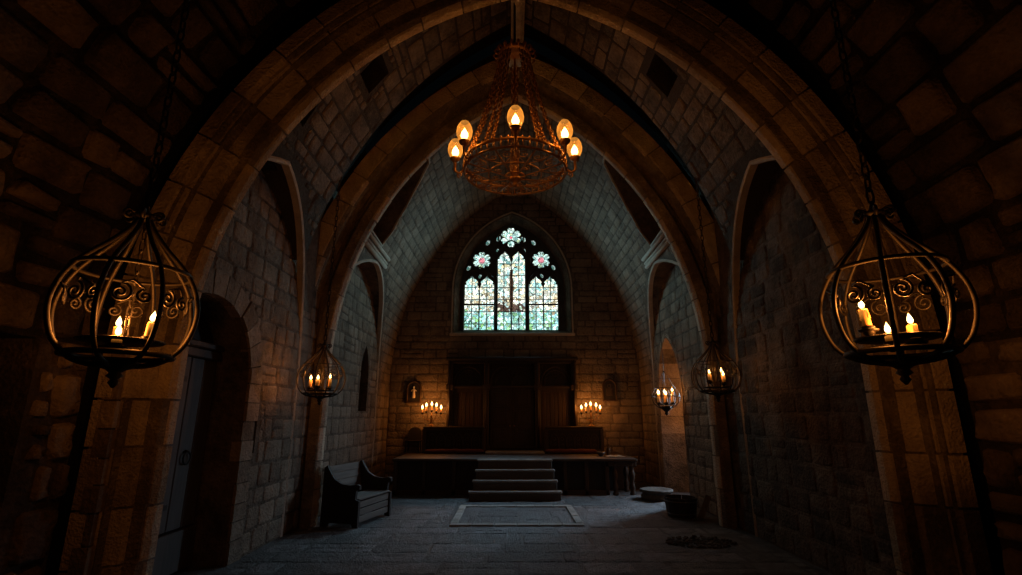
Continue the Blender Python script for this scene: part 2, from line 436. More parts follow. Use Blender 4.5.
# sizes of the chapel
W = 3.65                                    # half width of bays one and two
VA = (W, 2.7, 8.9)                          # vault: half span, spring, apex
Y1, Y2, YB = 5.0, 9.15, 14.8                # arch one back, arch two back, end wall
A1 = pointed(3.33, 2.4, 6.68); A2 = pointed(3.38, 2.7, 8.16)
W0 = 3.9; V0 = (W0, 2.4, 7.72)
LUN1 = (6.27, 2.12, 2.45, 5.2)              # lunettes cut in the vault over the side walls: centre y, half width, spring, apex
LUN2 = (11.0, 2.4, 2.6, 5.22)
DOORL = (5.82, .98, 2.25, 3.2)              # arched opening left
DOORR = (12.15, .86, 2.35, 3.66)            # arched opening right
def shell(path, t, y0, y1, s0=None, s1=None):
    mb = MB(); ring(mb, path, [(0, y0), (t, y0), (t, y1), (0, y1)], s0 or 0, s1 or path.L, .3); return mb
def arch_poly(c, a, zs, za, z0=-.1, n=14): return [p for p in pointed(a, zs, za, z0, n, 1, c).p]

vp = pointed(*VA, z0=VA[1], nj=0)
# --- ceiling: two vaulted bays and the rough near vault
cutters = []
for L_ in (LUN1, LUN2):
    cutters.append(MB().yz(arch_poly(*L_, z0=2.0), -7, 7))
sq = []                                      # small square openings in the vault: y, z, half size, side
for (y, z, hs, sd) in ((6.7, 6.95, .24, -1), (5.95, 5.85, .2, -1), (6.75, 6.95, .26, 1)):
    x = vault_x(z, *VA); sq.append((y, z, hs, sd))
    dz = .02; tx = vault_x(z+dz, *VA)-vault_x(z-dz, *VA); tn = V((tx*sd, 0, 2*dz)).normalized(); nr = V((tn.z*sd, 0, -tn.x*sd))
    c = V((x*sd, y, z)); c_ = MB()
    vs = [c+tn*(a*hs)+V((0, 1, 0))*(b*hs)+nr*k for k in (-.6, .9) for a, b in ((-1, -1), (1, -1), (1, 1), (-1, 1))]
    c_.add(vs, [(0,1,2,3),(7,6,5,4),(0,4,5,1),(1,5,6,2),(2,6,7,3),(3,7,4,0)]); cutters.append(c_)
TRI = [[(9.5, 5.56), (10.72, 5.52), (10.86, 5.9), (10.72, 6.5), (10.42, 7.0), (10.15, 7.28), (9.5, 7.35)]]
for poly in TRI:
    for sd in (-1, 1): cutters.append(MB().yz(poly, sd*1.0, sd*5.5))
base1 = cut(shell(vp, .5, Y1-.1, 7.75), cutters[:1]+cutters[2:5])
base2 = cut(shell(vp, .5, Y2-.15, YB+.1), cutters[1:2]+cutters[5:])
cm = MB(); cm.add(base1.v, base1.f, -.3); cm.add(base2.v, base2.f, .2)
def vault_S(path, side, L):
    def S(u, v):
        (x, z), (a, b) = path.at(v if side < 0 else path.L-v)
        l = math.hypot(a, b); return (x, u, z), (a/l, 0, b/l)
    return S
def pip(y, z, poly):
    ins = False
    for (a, b), (c, d) in zip(poly, poly[1:]+poly[:1]):
        if (b > z) != (d > z) and y < (c-a)*(z-b)/(d-b)+a: ins = not ins
    return ins
for sd in (-1, 1):
    S = vault_S(vp, sd, vp.L)
    def ok(u, v, S=S, sd=sd):
        z = S(u, v)[0][2]
        for L_ in (LUN1, LUN2):
            if in_arch(u, z, *L_, m=.1): return False
        for (y, zz, hs, s_) in sq:
            if s_ == sd and abs(u-y) < hs+.02 and abs(z-zz) < hs+.02: return False
        return not any(pip(u, z, p) for p in TRI)
    course(cm, S, Y1-.05, 7.75, .02, vp.L/2-.03, .30, .3, .6, ok, .014, .006, .018, (.1, .36))  # nearer bay toned darker, its dimness put into the stone colour
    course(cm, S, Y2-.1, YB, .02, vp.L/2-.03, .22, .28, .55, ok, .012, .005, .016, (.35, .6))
struct(cm.build('ceiling', STONE, recalc=False), 'pointed stone barrel vault over the two inner bays', 'vault')
# near vault of big rough stones
np_ = pointed(*V0, z0=V0[1], nj=0)
nm = shell(np_, .4, -1.0, 4.5)
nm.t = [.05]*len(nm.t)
for sd in (-1, 1):
    course(nm, vault_S(np_, sd, np_.L), -.6, 4.5, .02, np_.L/2-.03, .36, .34, .8, None, .055, .03, .05, (.3, .8))
struct(nm.build('ceiling', RUBBLE, recalc=False), 'rough rubble vault over the nearest bay', 'vault')

# --- walls
def side_wall(sd, name, label):
    x = sd*W
    b = MB().box(min(x, x+sd*.7), max(x, x+sd*.7), Y1-.1, YB+.3, -.1, 6.2)
    if sd < 0: cs = [MB().yz(arch_poly(*DOORL), x-.3, x+1.0)]; cs[0] = MB().yz(arch_poly(*DOORL), x-1.2, x+1.0); nich = (12.2, .33, 2.75, 3.45)
    else: cs = [MB().yz(arch_poly(*DOORR), x-1.0, x+1.2)]; nich = None
    if nich: cs.append(MB().yz(arch_poly(*nich, z0=1.9), x-.45, x+1.0))
    if sd < 0: cs.append(MB().box(x-.2, x+.3, 7.06, 7.2, 1.3, 1.95))
    w = cut(b, cs); w.t = [.2]*len(w.t)
    def S(u, v): return (x, u, v), (-sd, 0, 0)
    dr = DOORL if sd < 0 else DOORR
    def ok(u, v):
        if in_arch(u, v, *dr, m=.2 if sd < 0 else .02): return False
        if nich and v > 1.9 and in_arch(u, v, *nich, m=.02): return False
        if sd < 0 and 7.04 < u < 7.22 and 1.28 < v < 1.97: return False
        if v > 2.6 and not any(in_arch(u, v, *L_, m=.25) for L_ in (LUN1, LUN2)): return v < 2.72
        return True
    course(w, S, Y1-.1, 9.0, 0, 5.8, .28, .26, .56, ok, .013, .006, .016, (.3, .62) if sd < 0 else (.02, .3))  # right wall toned darker here, shade put into the stone colour
    course(w, S, 9.0, YB, 0, 5.8, .28, .26, .56, ok, .013, .006, .016, (.3, .62))
    # near bay wall
    xn = sd*W0
    nb = MB().box(min(xn, xn+sd*.5), max(xn, xn+sd*.5), -1, 4.5, -.1, 2.6)
    near = (3.2, .8, 2.3, 3.1)
    if sd < 0: nb = cut(nb, [MB().yz(arch_poly(*near), xn-.4, xn+1)])
    w.add(nb.v, nb.f, .05)
    def Sn(u, v): return (xn, u, v), (-sd, 0, 0)
    course(w, Sn, -.6, 4.5, 0, 2.42, .38, .4, .9, (lambda u, v: not in_arch(u, v, *near, m=.03)) if sd < 0 else None, .06, .026, .05, (.15, .7))
    return struct(w.build(name, STONE, recalc=False), label, 'wall')
side_wall(-1, 'wall_left', 'left coursed stone side wall with arched doorway and narrow niche')
side_wall(1, 'wall_right', 'right coursed stone side wall with tall arched opening')

# back wall with the window opening
wl, wr, wa = at(453, 333, YB), at(571.5, 333, YB), at(511.5, 214, YB)
WC = (wl.x+wr.x)/2; WA = (wr.x-wl.x)/2; WZ0 = wl.z; WZ1 = wa.z; WZS = WZ0+.36*(WZ1-WZ0)
b = MB().box(-4.5, 4.5, YB, YB+.55, -.1, 9.6)
inner = (WC, WA-.16, WZS, WZ1-.2)
cw = MB()
po = pointed(WA, WZS, WZ1, WZ0, 14, 1, WC).p; pi_ = pointed(inner[1], WZS, inner[3], WZ0+.12, 14, 1, WC).p
n = len(po); cw.add([(x, YB-.02, z) for x, z in po]+[(x, YB+.3, z) for x, z in pi_]+[(x, YB+.7, z) for x, z in pi_],
    [tuple(range(n)), tuple(reversed(range(2*n, 3*n)))]+[(k*n+i, k*n+n+i, k*n+n+(i+1) % n, k*n+(i+1) % n) for k in (0, 1) for i in range(n)])
bw = cut(b, [cw]); bw.t = [.2]*len(bw.t)
def Sb(u, v): return (u, YB, v), (0, -1, 0)
def okb(u, v):
    if v > WZ0-.06 and in_arch(u, v, WC, WA, WZS, WZ1, .07): return False
    return abs(u) < vault_x(v, *VA)+.3
course(bw, Sb, -W, W, 0, 8.9, .23, .3, .7, okb, .008, .003, .013, (.34, .58))
struct(bw.build('wall_back', STONE, recalc=False), 'far end wall of coursed stone below and around the stained glass window', 'wall')

# --- floor
fm = MB().box(-4.7, 4.7, -1.2, YB+.2, -.3, 0.0, .25)
fm.box(W+.6, 6.6, 10.6, 14.6, -.3, 0.0)
SL = (-1.16, 1.12, 9.1, 11.05)
def Sf(u, v): return (u, v, 0), (0, 0, 1)
course(fm, Sf, -4.25, 4.25, 1.5, 12.6, .55, .4, 1.05, lambda u, v: not (SL[0]-.02 < u < SL[1]+.02 and SL[2]-.02 < v < SL[3]+.02) and (abs(u) < W or v < 5.2), .006, .011, .016, (.25, .68))
struct(fm.build('floor', FLAG, recalc=False), 'uneven worn flagstone floor', 'floor')

# --- transverse arches
y = 4.55
sec1 = [(0, y+.42), (0, y+.33), (.03, y+.27), (.13, y+.24), (.15, y+.17), (.27, y+.12), (.29, y+.05), (.33, y+.05), (.36, y), (.50, y), (.50, y+.42)]
struct(voussoirs(A1, sec1, .5, .022).build('trim_1', ARCH), 'nearest moulded stone arch spanning the chapel', 'arch')
y = 8.7
sec2 = [(0, y+.44), (0, y+.34), (.04, y+.27), (.2, y+.25), (.24, y+.36), (.38, y+.36), (.42, y+.04), (.48, y), (.78, y), (.78, y+.44)]
struct(voussoirs(A2, sec2, .55, .024).build('trim_2', ARCH), 'second moulded stone arch in front of the far bay', 'arch')
# recesses at the arches, their shade painted in near-black colour
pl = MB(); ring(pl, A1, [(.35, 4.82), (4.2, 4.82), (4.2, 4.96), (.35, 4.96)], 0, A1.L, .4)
struct(pl.build('trim_3', SHADESTONE), 'soot darkened recess around the nearest arch', 'recess')
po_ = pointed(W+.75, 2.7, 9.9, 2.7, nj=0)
sl = shell(po_, .2, 7.5, 9.2)  # gap shaped to give the black band of shade beside the second arch
struct(sl.build('trim_4', SHADESTONE), 'dark gap in the vault in front of the second arch', 'recess')
# ridge beam
rb = MB().box(-.12, .12, Y1, 8.9, 8.6, 8.86, .4, .03); rb.box(-.06, .06, Y1, 8.9, 8.5, 8.62, .5, .02)
struct(rb.build('trim_5', ARCH), 'moulded ridge rib along the crown of the vault', 'rib')

# lunette ribs along the edge of each side arch
def lunette_rib(L_, sd, y0, w=.05):
    p = pointed(L_[1], L_[2], L_[3], 0.0, 16, 10, L_[0])
    keep = [i for i, q in enumerate(p.p) if q[0] > y0]; p = Path([p.p[i] for i in keep], [p.n[i] for i in keep])
    mb = MB(); vs = []; fs = []
    n = len(p.p)
    for (yy, z), (a, b) in zip(p.p, p.n):
        x = vault_x(z, *VA)
        l = math.hypot(a, b); a, b = a/l, b/l
        for (dn, dx) in ((0, .10), (-.012, -.005), (.02, -.025), (w, -.012), (w+.02, .10)):
            q = z+b*-(dn-.04); xq = x
            vs.append((sd*(xq+dx), yy-a*(dn-.04), q))
    for i in range(n-1):
        for k in range(5): fs.append((i*5+k, i*5+(k+1) % 5, (i+1)*5+(k+1) % 5, (i+1)*5+k))
    fs.append(tuple(range(5))); fs.append(tuple((n-1)*5+k for k in range(5)))
    mb.add(vs, fs, .55); return mb
k = 6
for L_, nm_ in ((LUN1, 'nearer bay'), (LUN2, 'far bay')):
    for sd, sn in ((-1, 'left'), (1, 'right')):
        struct(lunette_rib(L_, sd, Y1-.02 if L_ is LUN1 else Y2-.02).build('trim_%d' % k, PALE), 'pale pointed wall rib on the %s side of the %s' % (sn, nm_), 'rib'); k += 1
# pale edging of the clerestory recesses in the far bay
for sd, sn in ((-1, 'left'), (1, 'right')):
    mb = MB(); pts = []
    for (yy, z) in TRI[0]+TRI[0][:1]: pts.append(V((sd*(vault_x(z, *VA)-.01), yy, z)))
    dense = []
    for a, b_ in zip(pts, pts[1:]):
        for q in range(6):
            c = a.lerp(b_, q/6); c.x = sd*(vault_x(c.z, *VA)-.02); dense.append(c)
    mb.tube(dense, .028, 6, .6, True)
    for zq, rq in ((5.46, .045), (5.36, .03), (5.28, .05)):
        mb.tube([V((sd*(vault_x(zq, *VA)-.03), 9.4, zq)), V((sd*(vault_x(zq, *VA)-.03), 11.5, zq-.03))], rq, 8, .6)
    struct(mb.build('trim_%d' % k, PALE), 'pale stone edging of the dark %s clerestory recess' % sn, 'edging'); k += 1
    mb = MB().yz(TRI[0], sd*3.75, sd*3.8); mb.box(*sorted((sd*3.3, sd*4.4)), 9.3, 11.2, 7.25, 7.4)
    struct(mb.build('trim_%d' % k, SHADESTONE), 'dark back of the %s clerestory recess' % sn, 'recess'); k += 1
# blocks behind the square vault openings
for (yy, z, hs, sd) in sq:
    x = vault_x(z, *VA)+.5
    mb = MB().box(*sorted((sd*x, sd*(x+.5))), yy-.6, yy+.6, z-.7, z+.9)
    struct(mb.build('trim_%d' % k, SHADESTONE), 'dark back of the %s square opening in the vault' % ('upper left' if sd < 0 and z > 6.5 else 'lower left' if sd < 0 else 'right'), 'recess'); k += 1

# voussoir surround and reveals of side openings
def yz_ring(mb, c, sec, length, x0, sd, z0=0.0, s_from=0.0):
    """like voussoirs, in the side wall: sec is (radial, depth out of the wall)"""
    p = pointed(c[1], c[2], c[3], z0, 14, 6, c[0])
    t = voussoirs(p, sec, length, .016, .012)
    for v, f, tn in [(t.v, t.f, t.t)]:
        o = len(mb.v); mb.v += [(x0-sd*q[1], q[0], q[2]) for q in v]; mb.f += [tuple(i+o for i in ff) for ff in f]; mb.t += tn; mb.sm += [False]*len(f)
mb = MB(); yz_ring(mb, DOORL, [(0, -.1), (0, .03), (.3, .035), (.3, -.1)], .24, -W, -1)
struct(mb.build('trim_%d' % k, STONE), 'ring of wedge stones round the left arched doorway', 'arch'); k += 1
mb = MB(); yz_ring(mb, DOORR, [(0, -.68), (0, .0), (.12, .02), (.12, -.68)], .45, W, 1)
struct(mb.build('trim_%d' % k, STONE), 'stone lining of the tall right opening', 'arch'); k += 1
# passage behind the right opening
mb = MB().box(6.4, 6.7, 10.4, 13.3, 0, 4.6, .2); mb.box(W+.6, 6.7, 13.02, 13.3, 0, 4.6, .2); mb.box(W+.65, 6.7, 10.3, 10.5, 0, 4.6); mb.box(W+.65, 6.7, 10.3, 13.3, 4.5, 4.7)
course(mb, lambda u, v: ((u, 13.02, v), (0, -1, 0)), W+.62, 6.4, 0, 4.5, .26, .3, .6, None, .014, .006, .018, (.4, .75))
struct(mb.build('trim_%d' % k, STONE), 'passage walls beyond the tall right opening', 'passage'); k += 1
# near left dark niche back
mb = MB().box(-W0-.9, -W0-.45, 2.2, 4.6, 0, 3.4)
struct(mb.build('trim_%d' % k, SHADESTONE), 'dark back of the near left arched recess', 'recess'); k += 1
# window edge moulding
wp = pointed(WA+.02, WZS, WZ1+.03, WZ0-.03, 16, 2, WC)
mb = MB(); ring(mb, wp, [(0, YB-.03), (.045, YB-.02), (.05, YB+.03), (0, YB+.05)], 0, wp.L, .8)
mb.box(WC-WA-.1, WC+WA+.1, YB-.07, YB+.3, WZ0-.09, WZ0+.0, .8, .02)
struct(mb.build('trim_%d' % k, PALE), 'pale stone moulding and sill round the stained glass window', 'moulding'); k += 1

# ------------------------------------------------------------------ stained glass window
YG = YB+.33
win = struct(empty('window_1', (WC, YG, WZ0)), 'pointed stained glass window with three lights and three rosettes', 'window')
def wp_(px, py): q = at(px, py, YG); return (q.x-WC, q.z-WZ0)
def sub_lancets(x0, x1, zb, zt, drop):
    """a light with two small pointed heads, cusped; outline from lower left"""
    xm = (x0+x1)/2; w = (xm-x0); pts = [(x0, zb)]
    for (a, b_) in ((x0, xm), (xm, x1)):
        c = (a+b_)/2; hw = (b_-a)/2
        seq = [(-1, -.9), (-1.0, -.45), (-.72, -.33), (-.86, -.12), (-.5, .3), (-.22, .42), (0, .8), (.22, .42), (.5, .3), (.86, -.12), (.72, -.33), (1.0, -.45), (1, -.9)]
        for (sx, sz) in seq:
            if a == xm and sx == -1: continue
            if b_ == xm and sx >= .999: continue
            pts.append((c+sx*hw*.985, zt-drop+sz*hw))
        if b_ == xm: pts.append((xm, zt-drop-hw*1.0))
    pts.append((x1, zb)); return pts
def rosette(r, n=6):
    pts = []
    for i in range(n*12):
        a = 2*PI*i/(n*12)+PI/2; f = abs(math.cos(n*(a-PI/2)/2)); g_ = .52+.48*f**.55-.16*max(0, math.cos(n*(a-PI/2)))**8; pts.append((math.cos(a)*r*g_, math.sin(a)*r*g_))
    return pts
panes = []
x0, zb = wp_(463.5, 330); x1, _ = wp_(494, 330); _, zt = wp_(480, 276)
panes.append(('side', sub_lancets(x0, x1, zb, zt, .18), (x0+x1)/2, zb, 1))
x0, _ = wp_(497.5, 330); x1, _ = wp_(525.3, 330); _, zt = wp_(511, 251)
panes.append(('mid', sub_lancets(x0, x1, zb, zt, .18), (x0+x1)/2, zb, 2))
x0, _ = wp_(529.5, 330); x1, _ = wp_(558.3, 330); _, zt = wp_(544, 276)
panes.append(('side2', sub_lancets(x0, x1, zb, zt, .18), (x0+x1)/2, zb, 3))
for (px, py, r, kd) in ((511, 237.5, .35, 'top'), (481.8, 260.5, .30, True), (541, 260, .30, True)):
    cx, cz = wp_(px, py); panes.append((kd, [(cx+a, cz+b_) for a, b_ in rosette(r)], cx, cz, 4))
for (px, py, s_) in ((498.5, 238.8, .085), (523.5, 239.5, .085), (488, 243, .08), (533.5, 243, .08), (497.5, 250.5, .05), (524.5, 250.5, .05), (468.7, 268.3, .075), (553.3, 267.7, .075), (480, 276.6, .06), (541.7, 276, .06)):
    cx, cz = wp_(px, py); sg = -1 if px < 511 else 1
    panes.append(('drop', [(cx+a*s_, cz+b_*s_) for a, b_ in ((-.9*sg, .9), (.1*sg, 1.1), (.8*sg, .2), (.75*sg, -1.0), (-.1*sg, -1.2), (-.7*sg, -.3))], cx, cz, 5))
plate = MB().xz([(x-WC, z-WZ0) for x, z in pointed(inner[1]+.04, WZS, inner[3]+.05, WZ0+.08, 14, 1, WC).p], -.03, .07)
cps = MB()
for _, poly, *_r in panes: cps.xz(poly, -.3, .3)
tr = cut(plate, [cps]); tr.t = [.5]*len(tr.t)
TRACERY = stone_mat('dark_tracery_stone', (.02, .023, .023), (.05, .056, .056), (.09, .1, .1), bump=.3)
tr.build('tracery', TRACERY, win)
GL = {1: glass_mat('stained_glass_left', seed=1.3, strength=2.3), 2: glass_mat('stained_glass_centre', seed=4.1, pole=True, strength=2.3), 3: glass_mat('stained_glass_right', seed=7.7, strength=2.3),
      4: glass_mat('stained_glass_rosette', rosette='side', strength=1.9), 5: glass_mat('stained_glass_drop', rosette='drop', strength=.7, seed=2.2), 6: glass_mat('stained_glass_top_rosette', rosette='top', strength=2.0, seed=5.2)}
for kd, poly, cx, cz, g in panes:
    mb = MB().xz([(a-cx, b_-cz) for a, b_ in poly], 0.0, .012)
    g_ = 6 if kd == 'top' else g
    mb.build({1: 'light_pane', 2: 'light_pane', 3: 'light_pane', 4: 'rosette_pane', 5: 'spandrel_pane'}[g], GL[g_], win, (cx, .02, cz))
mb = MB()
for i, (kd, poly, cx, cz, g) in enumerate(panes):
    if g <= 3:
        xs = [q[0] for q in poly]; zs_ = max(q[1] for q in poly)-.26; hw_ = (max(xs)-min(xs))/2
        p = pointed(hw_+.045, zs_-.05, zs_+(.62 if g == 2 else .52), .04, 10, 2, cx); mb.tube([(q[0], -.03, q[1]) for q in p.p], .028, 6)
    elif g == 4: mb.torus((cx, -.03, cz), .40 if kd == 'top' else .355, .024, 28, 6, Matrix.Rotation(PI/2, 3, 'X'))
mb.build('tracery_moulding', TRACERY, win)
mb = MB(); _, bz = wp_(511, 304.5)
for i, (kd, poly, cx, cz, g) in enumerate(panes[:3]):
    xs = [q[0] for q in poly]
    if i != 1: mb.box(min(xs), max(xs), -.015, .03, bz-.025, bz+.025)
    mb.box(cx-.02, cx+.02, -.005, .03, cz, cz+(1.25 if i != 1 else .4))
mb.build('glazing_bar', IRON, win)

# ------------------------------------------------------------------ left wooden door in the recess
dx = -W-.42
door = struct(empty('door_1', (dx, DOORL[0], 0)), 'old plank door set deep in the left arched doorway', 'door')
for i in range(7):
    a = -.95+i*.272; MB().box(-.06, 0, a, a+.262, .5, 2.5, .5, .008).build('plank', DOORWOOD, door)
MB().box(-.07, .025, -.98, .98, .02, .48, .5, .01).build('bottom_rail', DOORWOOD, door)
mb = MB().box(-.08, .07, -1.05, 1.05, 2.5, 2.62, .5, .015); mb.box(-.08, .11, -1.05, 1.05, 2.62, 2.7, .5, .015)
mb.build('lintel', OAK, door)
MB().yz([(y_-DOORL[0], z) for y_, z in arch_poly(DOORL[0], 1.0, 2.3, 3.25, 2.7, 12)], -.08, -.02).build('tympanum', BLACKWOOD, door)
mb = MB().torus((.03, .55, 1.3), .07, .012, 16, 6, Matrix.Rotation(PI/2, 3, 'Y')); mb.lathe([(0, 0), (.05, .0), (.05, .01), (0, .03)], 12, (0, .55, 1.37))
mb.build('handle_ring', IRON, door)
for z in (.75, 2.2):
    MB().box(0, .012, -.9, .35, z, z+.06).build('strap_hinge', IRON, door)
struct(MB().box(dx-.3, dx-.1, 4.6, 7.1, 0, 3.5).build('trim_%d' % k, SHADESTONE), 'dark masonry behind the old plank door', 'recess'); k += 1

# ------------------------------------------------------------------ lamps
WARM = (1.0, .30, .045)
def lamp(parent, loc, watts, r=.03, color=WARM, name='candle_light'):
    l = bpy.data.lights.new(name, 'POINT'); l.energy = watts; l.color = color; l.shadow_soft_size = r
    o = bpy.data.objects.new(name, l); C.objects.link(o); o.parent = parent; o.location = loc; return o

def chain_mb(p0, p1, link=.055, r=.006, sag=0.0, n=None):
    p0, p1 = V(p0), V(p1); mb = MB(); d = p1-p0; n = n or max(2, int(d.length/(link*1.35)))
    def P(t): q = p0.lerp(p1, t); q = q + V((0, 0, -sag*4*t*(1-t))); return q
    for i in range(n):
        a, b_ = P(i/n), P((i+1)/n); t = (b_-a).normalized(); c = (a+b_)/2
        u = t.orthogonal().normalized() if abs(t.z) < .999 else V((1, 0, 0)); w = t.cross(u)
        if i % 2: u = w
        hl = (b_-a).length*.66
        pts = [c+t*(math.cos(2*PI*k_/8)*hl)+u*(math.sin(2*PI*k_/8)*link*.33) for k_ in range(8)]
        mb.tube(pts, r, 4, .5, True)
    return mb
def spiral(c, r0, turns, ax1, ax2, n=22, sign=1, grow=.92):
    pts = []
    for i in range(n):
        t = i/(n-1); a = sign*turns*2*PI*t; r = r0*(1-grow*t)
        pts.append(V(c)+ax1*(math.cos(a)*r)+ax2*(math.sin(a)*r))
    return pts

def add_candle(parent, x, y, z, h, r, tilt=(0, 0), watts=2.0, flame=1.0, cup=True):
    c = MB()
    prof = [(r*.96, 0), (r, h*.15), (r*.97, h*.6), (r*1.02, h*.92), (r*.85, h), (r*.3, h*.98)]
    c.lathe(prof, 10)
    for q in range(3):
        a = R(0, 6.28); c.tube([(math.cos(a)*r*.97, math.sin(a)*r*.97, h*.97), (math.cos(a)*r*1.05, math.sin(a)*r*1.05, h*.7), (math.cos(a)*r*1.04, math.sin(a)*r*1.04, h*R(.3, .55))], [r*.1, r*.16, r*.2], 5)
    co = c.build('candle', WAX, parent, (x, y, z)); co.rotation_euler = (tilt[0], tilt[1], 0)
    f = MB(); fh = .058*flame; fr = .0135*flame
    prof = [(fr*.25, 0), (fr*.75, fh*.12), (fr, fh*.3), (fr*.85, fh*.5), (fr*.5, fh*.72), (fr*.2, fh*.9), (.0006, fh)]
    f.lathe(prof, 10)
    f.build('flame', FLAME, co, (0, 0, h+.004))
    if cup:
        k_ = MB(); k_.lathe([(r*.4, -.045), (r*1.25, -.03), (r*1.5, .012), (r*1.38, .016), (r*1.15, 0)], 12)
        k_.lathe([(r*2.0, -.004), (r*2.25, .004), (r*2.2, .008), (r*.6, .002)], 14, (0, 0, -.012))
        k_.build('candle_cup', IRON, parent, (x, y, z))
    if watts: lamp(parent, (x, y, z+h+.035), watts)

def lantern(name, loc, Rr, top_z, label, candles, nrib=8, watts=2.0, tube=.012, vs=1.0, scrolls=True, rot=0.0, ring_z=.55):
    root = empty(name, loc, 0, label, 'lantern', 'hanging iron cage lanterns')
    prof = [(.07, 1.38), (.10, 1.30), (.20, 1.14), (.42, .90), (.64, .70), (.82, .50), (.95, .26), (1.0, .02), (.97, -.22), (.86, -.46), (.66, -.62), (.40, -.70), (.12, -.72)]
    prof = [(r, z*vs) for r, z in prof]
    # smooth the profile
    pf = []
    for i in range(len(prof)-1):
        p0 = prof[max(i-1, 0)]; p1 = prof[i]; p2 = prof[i+1]; p3 = prof[min(i+2, len(prof)-1)]
        for q in range(3):
            t = q/3
            pf.append(tuple(.5*((2*p1[d])+(-p0[d]+p2[d])*t+(2*p0[d]-5*p1[d]+4*p2[d]-p3[d])*t*t+(-p0[d]+3*p1[d]-3*p2[d]+p3[d])*t**3) for d in (0, 1)))
    pf.append(prof[-1])
    for i in range(nrib):
        a = 2*PI*i/nrib+rot
        MB().tube([(math.cos(a)*r*Rr, math.sin(a)*r*Rr, z*Rr) for r, z in pf], tube, 6).build('cage_rib', IRON, root)
    MB().torus((0, 0, ring_z*vs*Rr), .80*Rr, tube*.9, 40).build('upper_ring', IRON, root)
    MB().torus((0, 0, -.585*vs*Rr), .72*Rr, tube*1.2, 40).build('lower_ring', IRON, root)
    hub = MB().lathe([(.05, 1.28), (.10, 1.31), (.16, 1.34), (.17, 1.38), (.10, 1.41), (.06, 1.46), (.03, 1.56), (.02, 1.6)], 14)
    hub.v = [(x*Rr, y_*Rr, (z+1.38*(vs-1))*Rr) for x, y_, z in hub.v]
    for i in range(6):
        a = 2*PI*i/6; d = V((math.cos(a), math.sin(a), 0))
        hz = 1.38*(vs-1)*Rr
        hub.tube([d*(.08*Rr)+V((0, 0, 1.38*Rr+hz)), d*(.2*Rr)+V((0, 0, 1.42*Rr+hz))]+spiral(d*(.24*Rr)+V((0, 0, 1.34*Rr+hz)), .085*Rr, 1.4, V((0, 0, 1)), d), tube*.7, 5)
    hub.build('hub', IRON, root)
    base = MB().lathe([(.30, -.66), (.34, -.69), (.30, -.73), (.14, -.78), (.08, -.83), (.12, -.88), (.05, -.93), (.08, -.98), (.02, -1.06)], 14)
    base.v = [(x*Rr, y_*Rr, (z-.70*(vs-1))*Rr) for x, y_, z in base.v]; base.build('base_finial', IRON, root)
    if scrolls:
        for i in range(nrib):
            a = 2*PI*(i+.5)/nrib+rot; d = V((math.cos(a), math.sin(a), 0)); t = V((-math.sin(a), math.cos(a), 0)); rr = .86*Rr*math.cos(PI/nrib)
            c = d*rr+V((0, 0, .16*Rr))
            mb = MB(); mb.tube(spiral(c-t*(.13*Rr), .15*Rr, 1.75, V((0, 0, 1)), t, 26), tube*.55, 5)
            mb.tube(spiral(c+t*(.17*Rr)+V((0, 0, -.03*Rr)), .11*Rr, 1.6, V((0, 0, 1)), -t, 24), tube*.55, 5)
            mb.tube([c-t*(.13*Rr)+V((0, 0, .15*Rr)), c+V((0, 0, .2*Rr))+d*.03, c+t*(.17*Rr)+V((0, 0, .08*Rr))], tube*.5, 5)
            mb.build('scroll', IRON, root)
    # candle tray hung from the hub on a chain
    tray = MB().lathe([(.02, -.5), (.56, -.5), (.60, -.47), (.58, -.46), (.03, -.48)], 18)
    tray.v = [(x*Rr, y_*Rr, z*Rr) for x, y_, z in tray.v]
    for (x, y_, z, h, r, tl) in candles:
        tray.tube([(0, 0, -.47*Rr), (x*.6, y_*.6, -.44*Rr), (x, y_, (z-.1*Rr if z > -.3*Rr else -.46*Rr)), (x, y_, z-.03)], .009, 5)
    tray.build('candle_tray', IRON, root)
    chain_mb((0, .02, 1.34*Rr*vs), (0, .02, -.45*Rr), .05, .005).build('inner_chain', IRON, root)
    for (x, y_, z, h, r, tl) in candles: add_candle(root, x, y_, z, h, r, tl, watts, 1.15 if Rr > .36 else 1.3)
    ch = chain_mb((0, 0, (1.58+1.38*(vs-1))*Rr), (0, 0, top_z-loc[2]), .065, .0085)
    ch.build('chain', IRON, root)
    return root

def offs(base, items, y):
    """candle offsets in metres from lantern centre for flames"""
    return items
# near pair
pL = at(127, 312, 3.0); pR = at(892, 309, 3.0); RN = .38
def nz(x): # near vault height at x
    z = 2.4
    while vault_x(z, *V0) > abs(x) and z < 7.6: z += .01
    return z
lantern('hanging_lantern', tuple(pL), RN, nz(pL.x)+.02, 'large onion shaped iron cage lantern hanging at the far left, before the nearest arch',
        [(.195, -.06, -.175, .10, .019, (0, .12)), (.075, -.13, -.225, .055, .026, (0, 0)), (-.10, .08, -.19, .11, .022, (0, 0))], 8, 9.0, .0145, 1.2, True, .28)
lantern('hanging_lantern', tuple(pR), RN, nz(pR.x)+.02, 'large onion shaped iron cage lantern hanging at the far right, before the nearest arch',
        [(-.195, -.04, -.13, .12, .024, (0, -.12)), (-.145, -.13, -.235, .06, .024, (0, -.05)), (.045, -.08, -.21, .10, .025, (.0, -.1))], 8, 9.0, .0145, 1.2, True, .1)
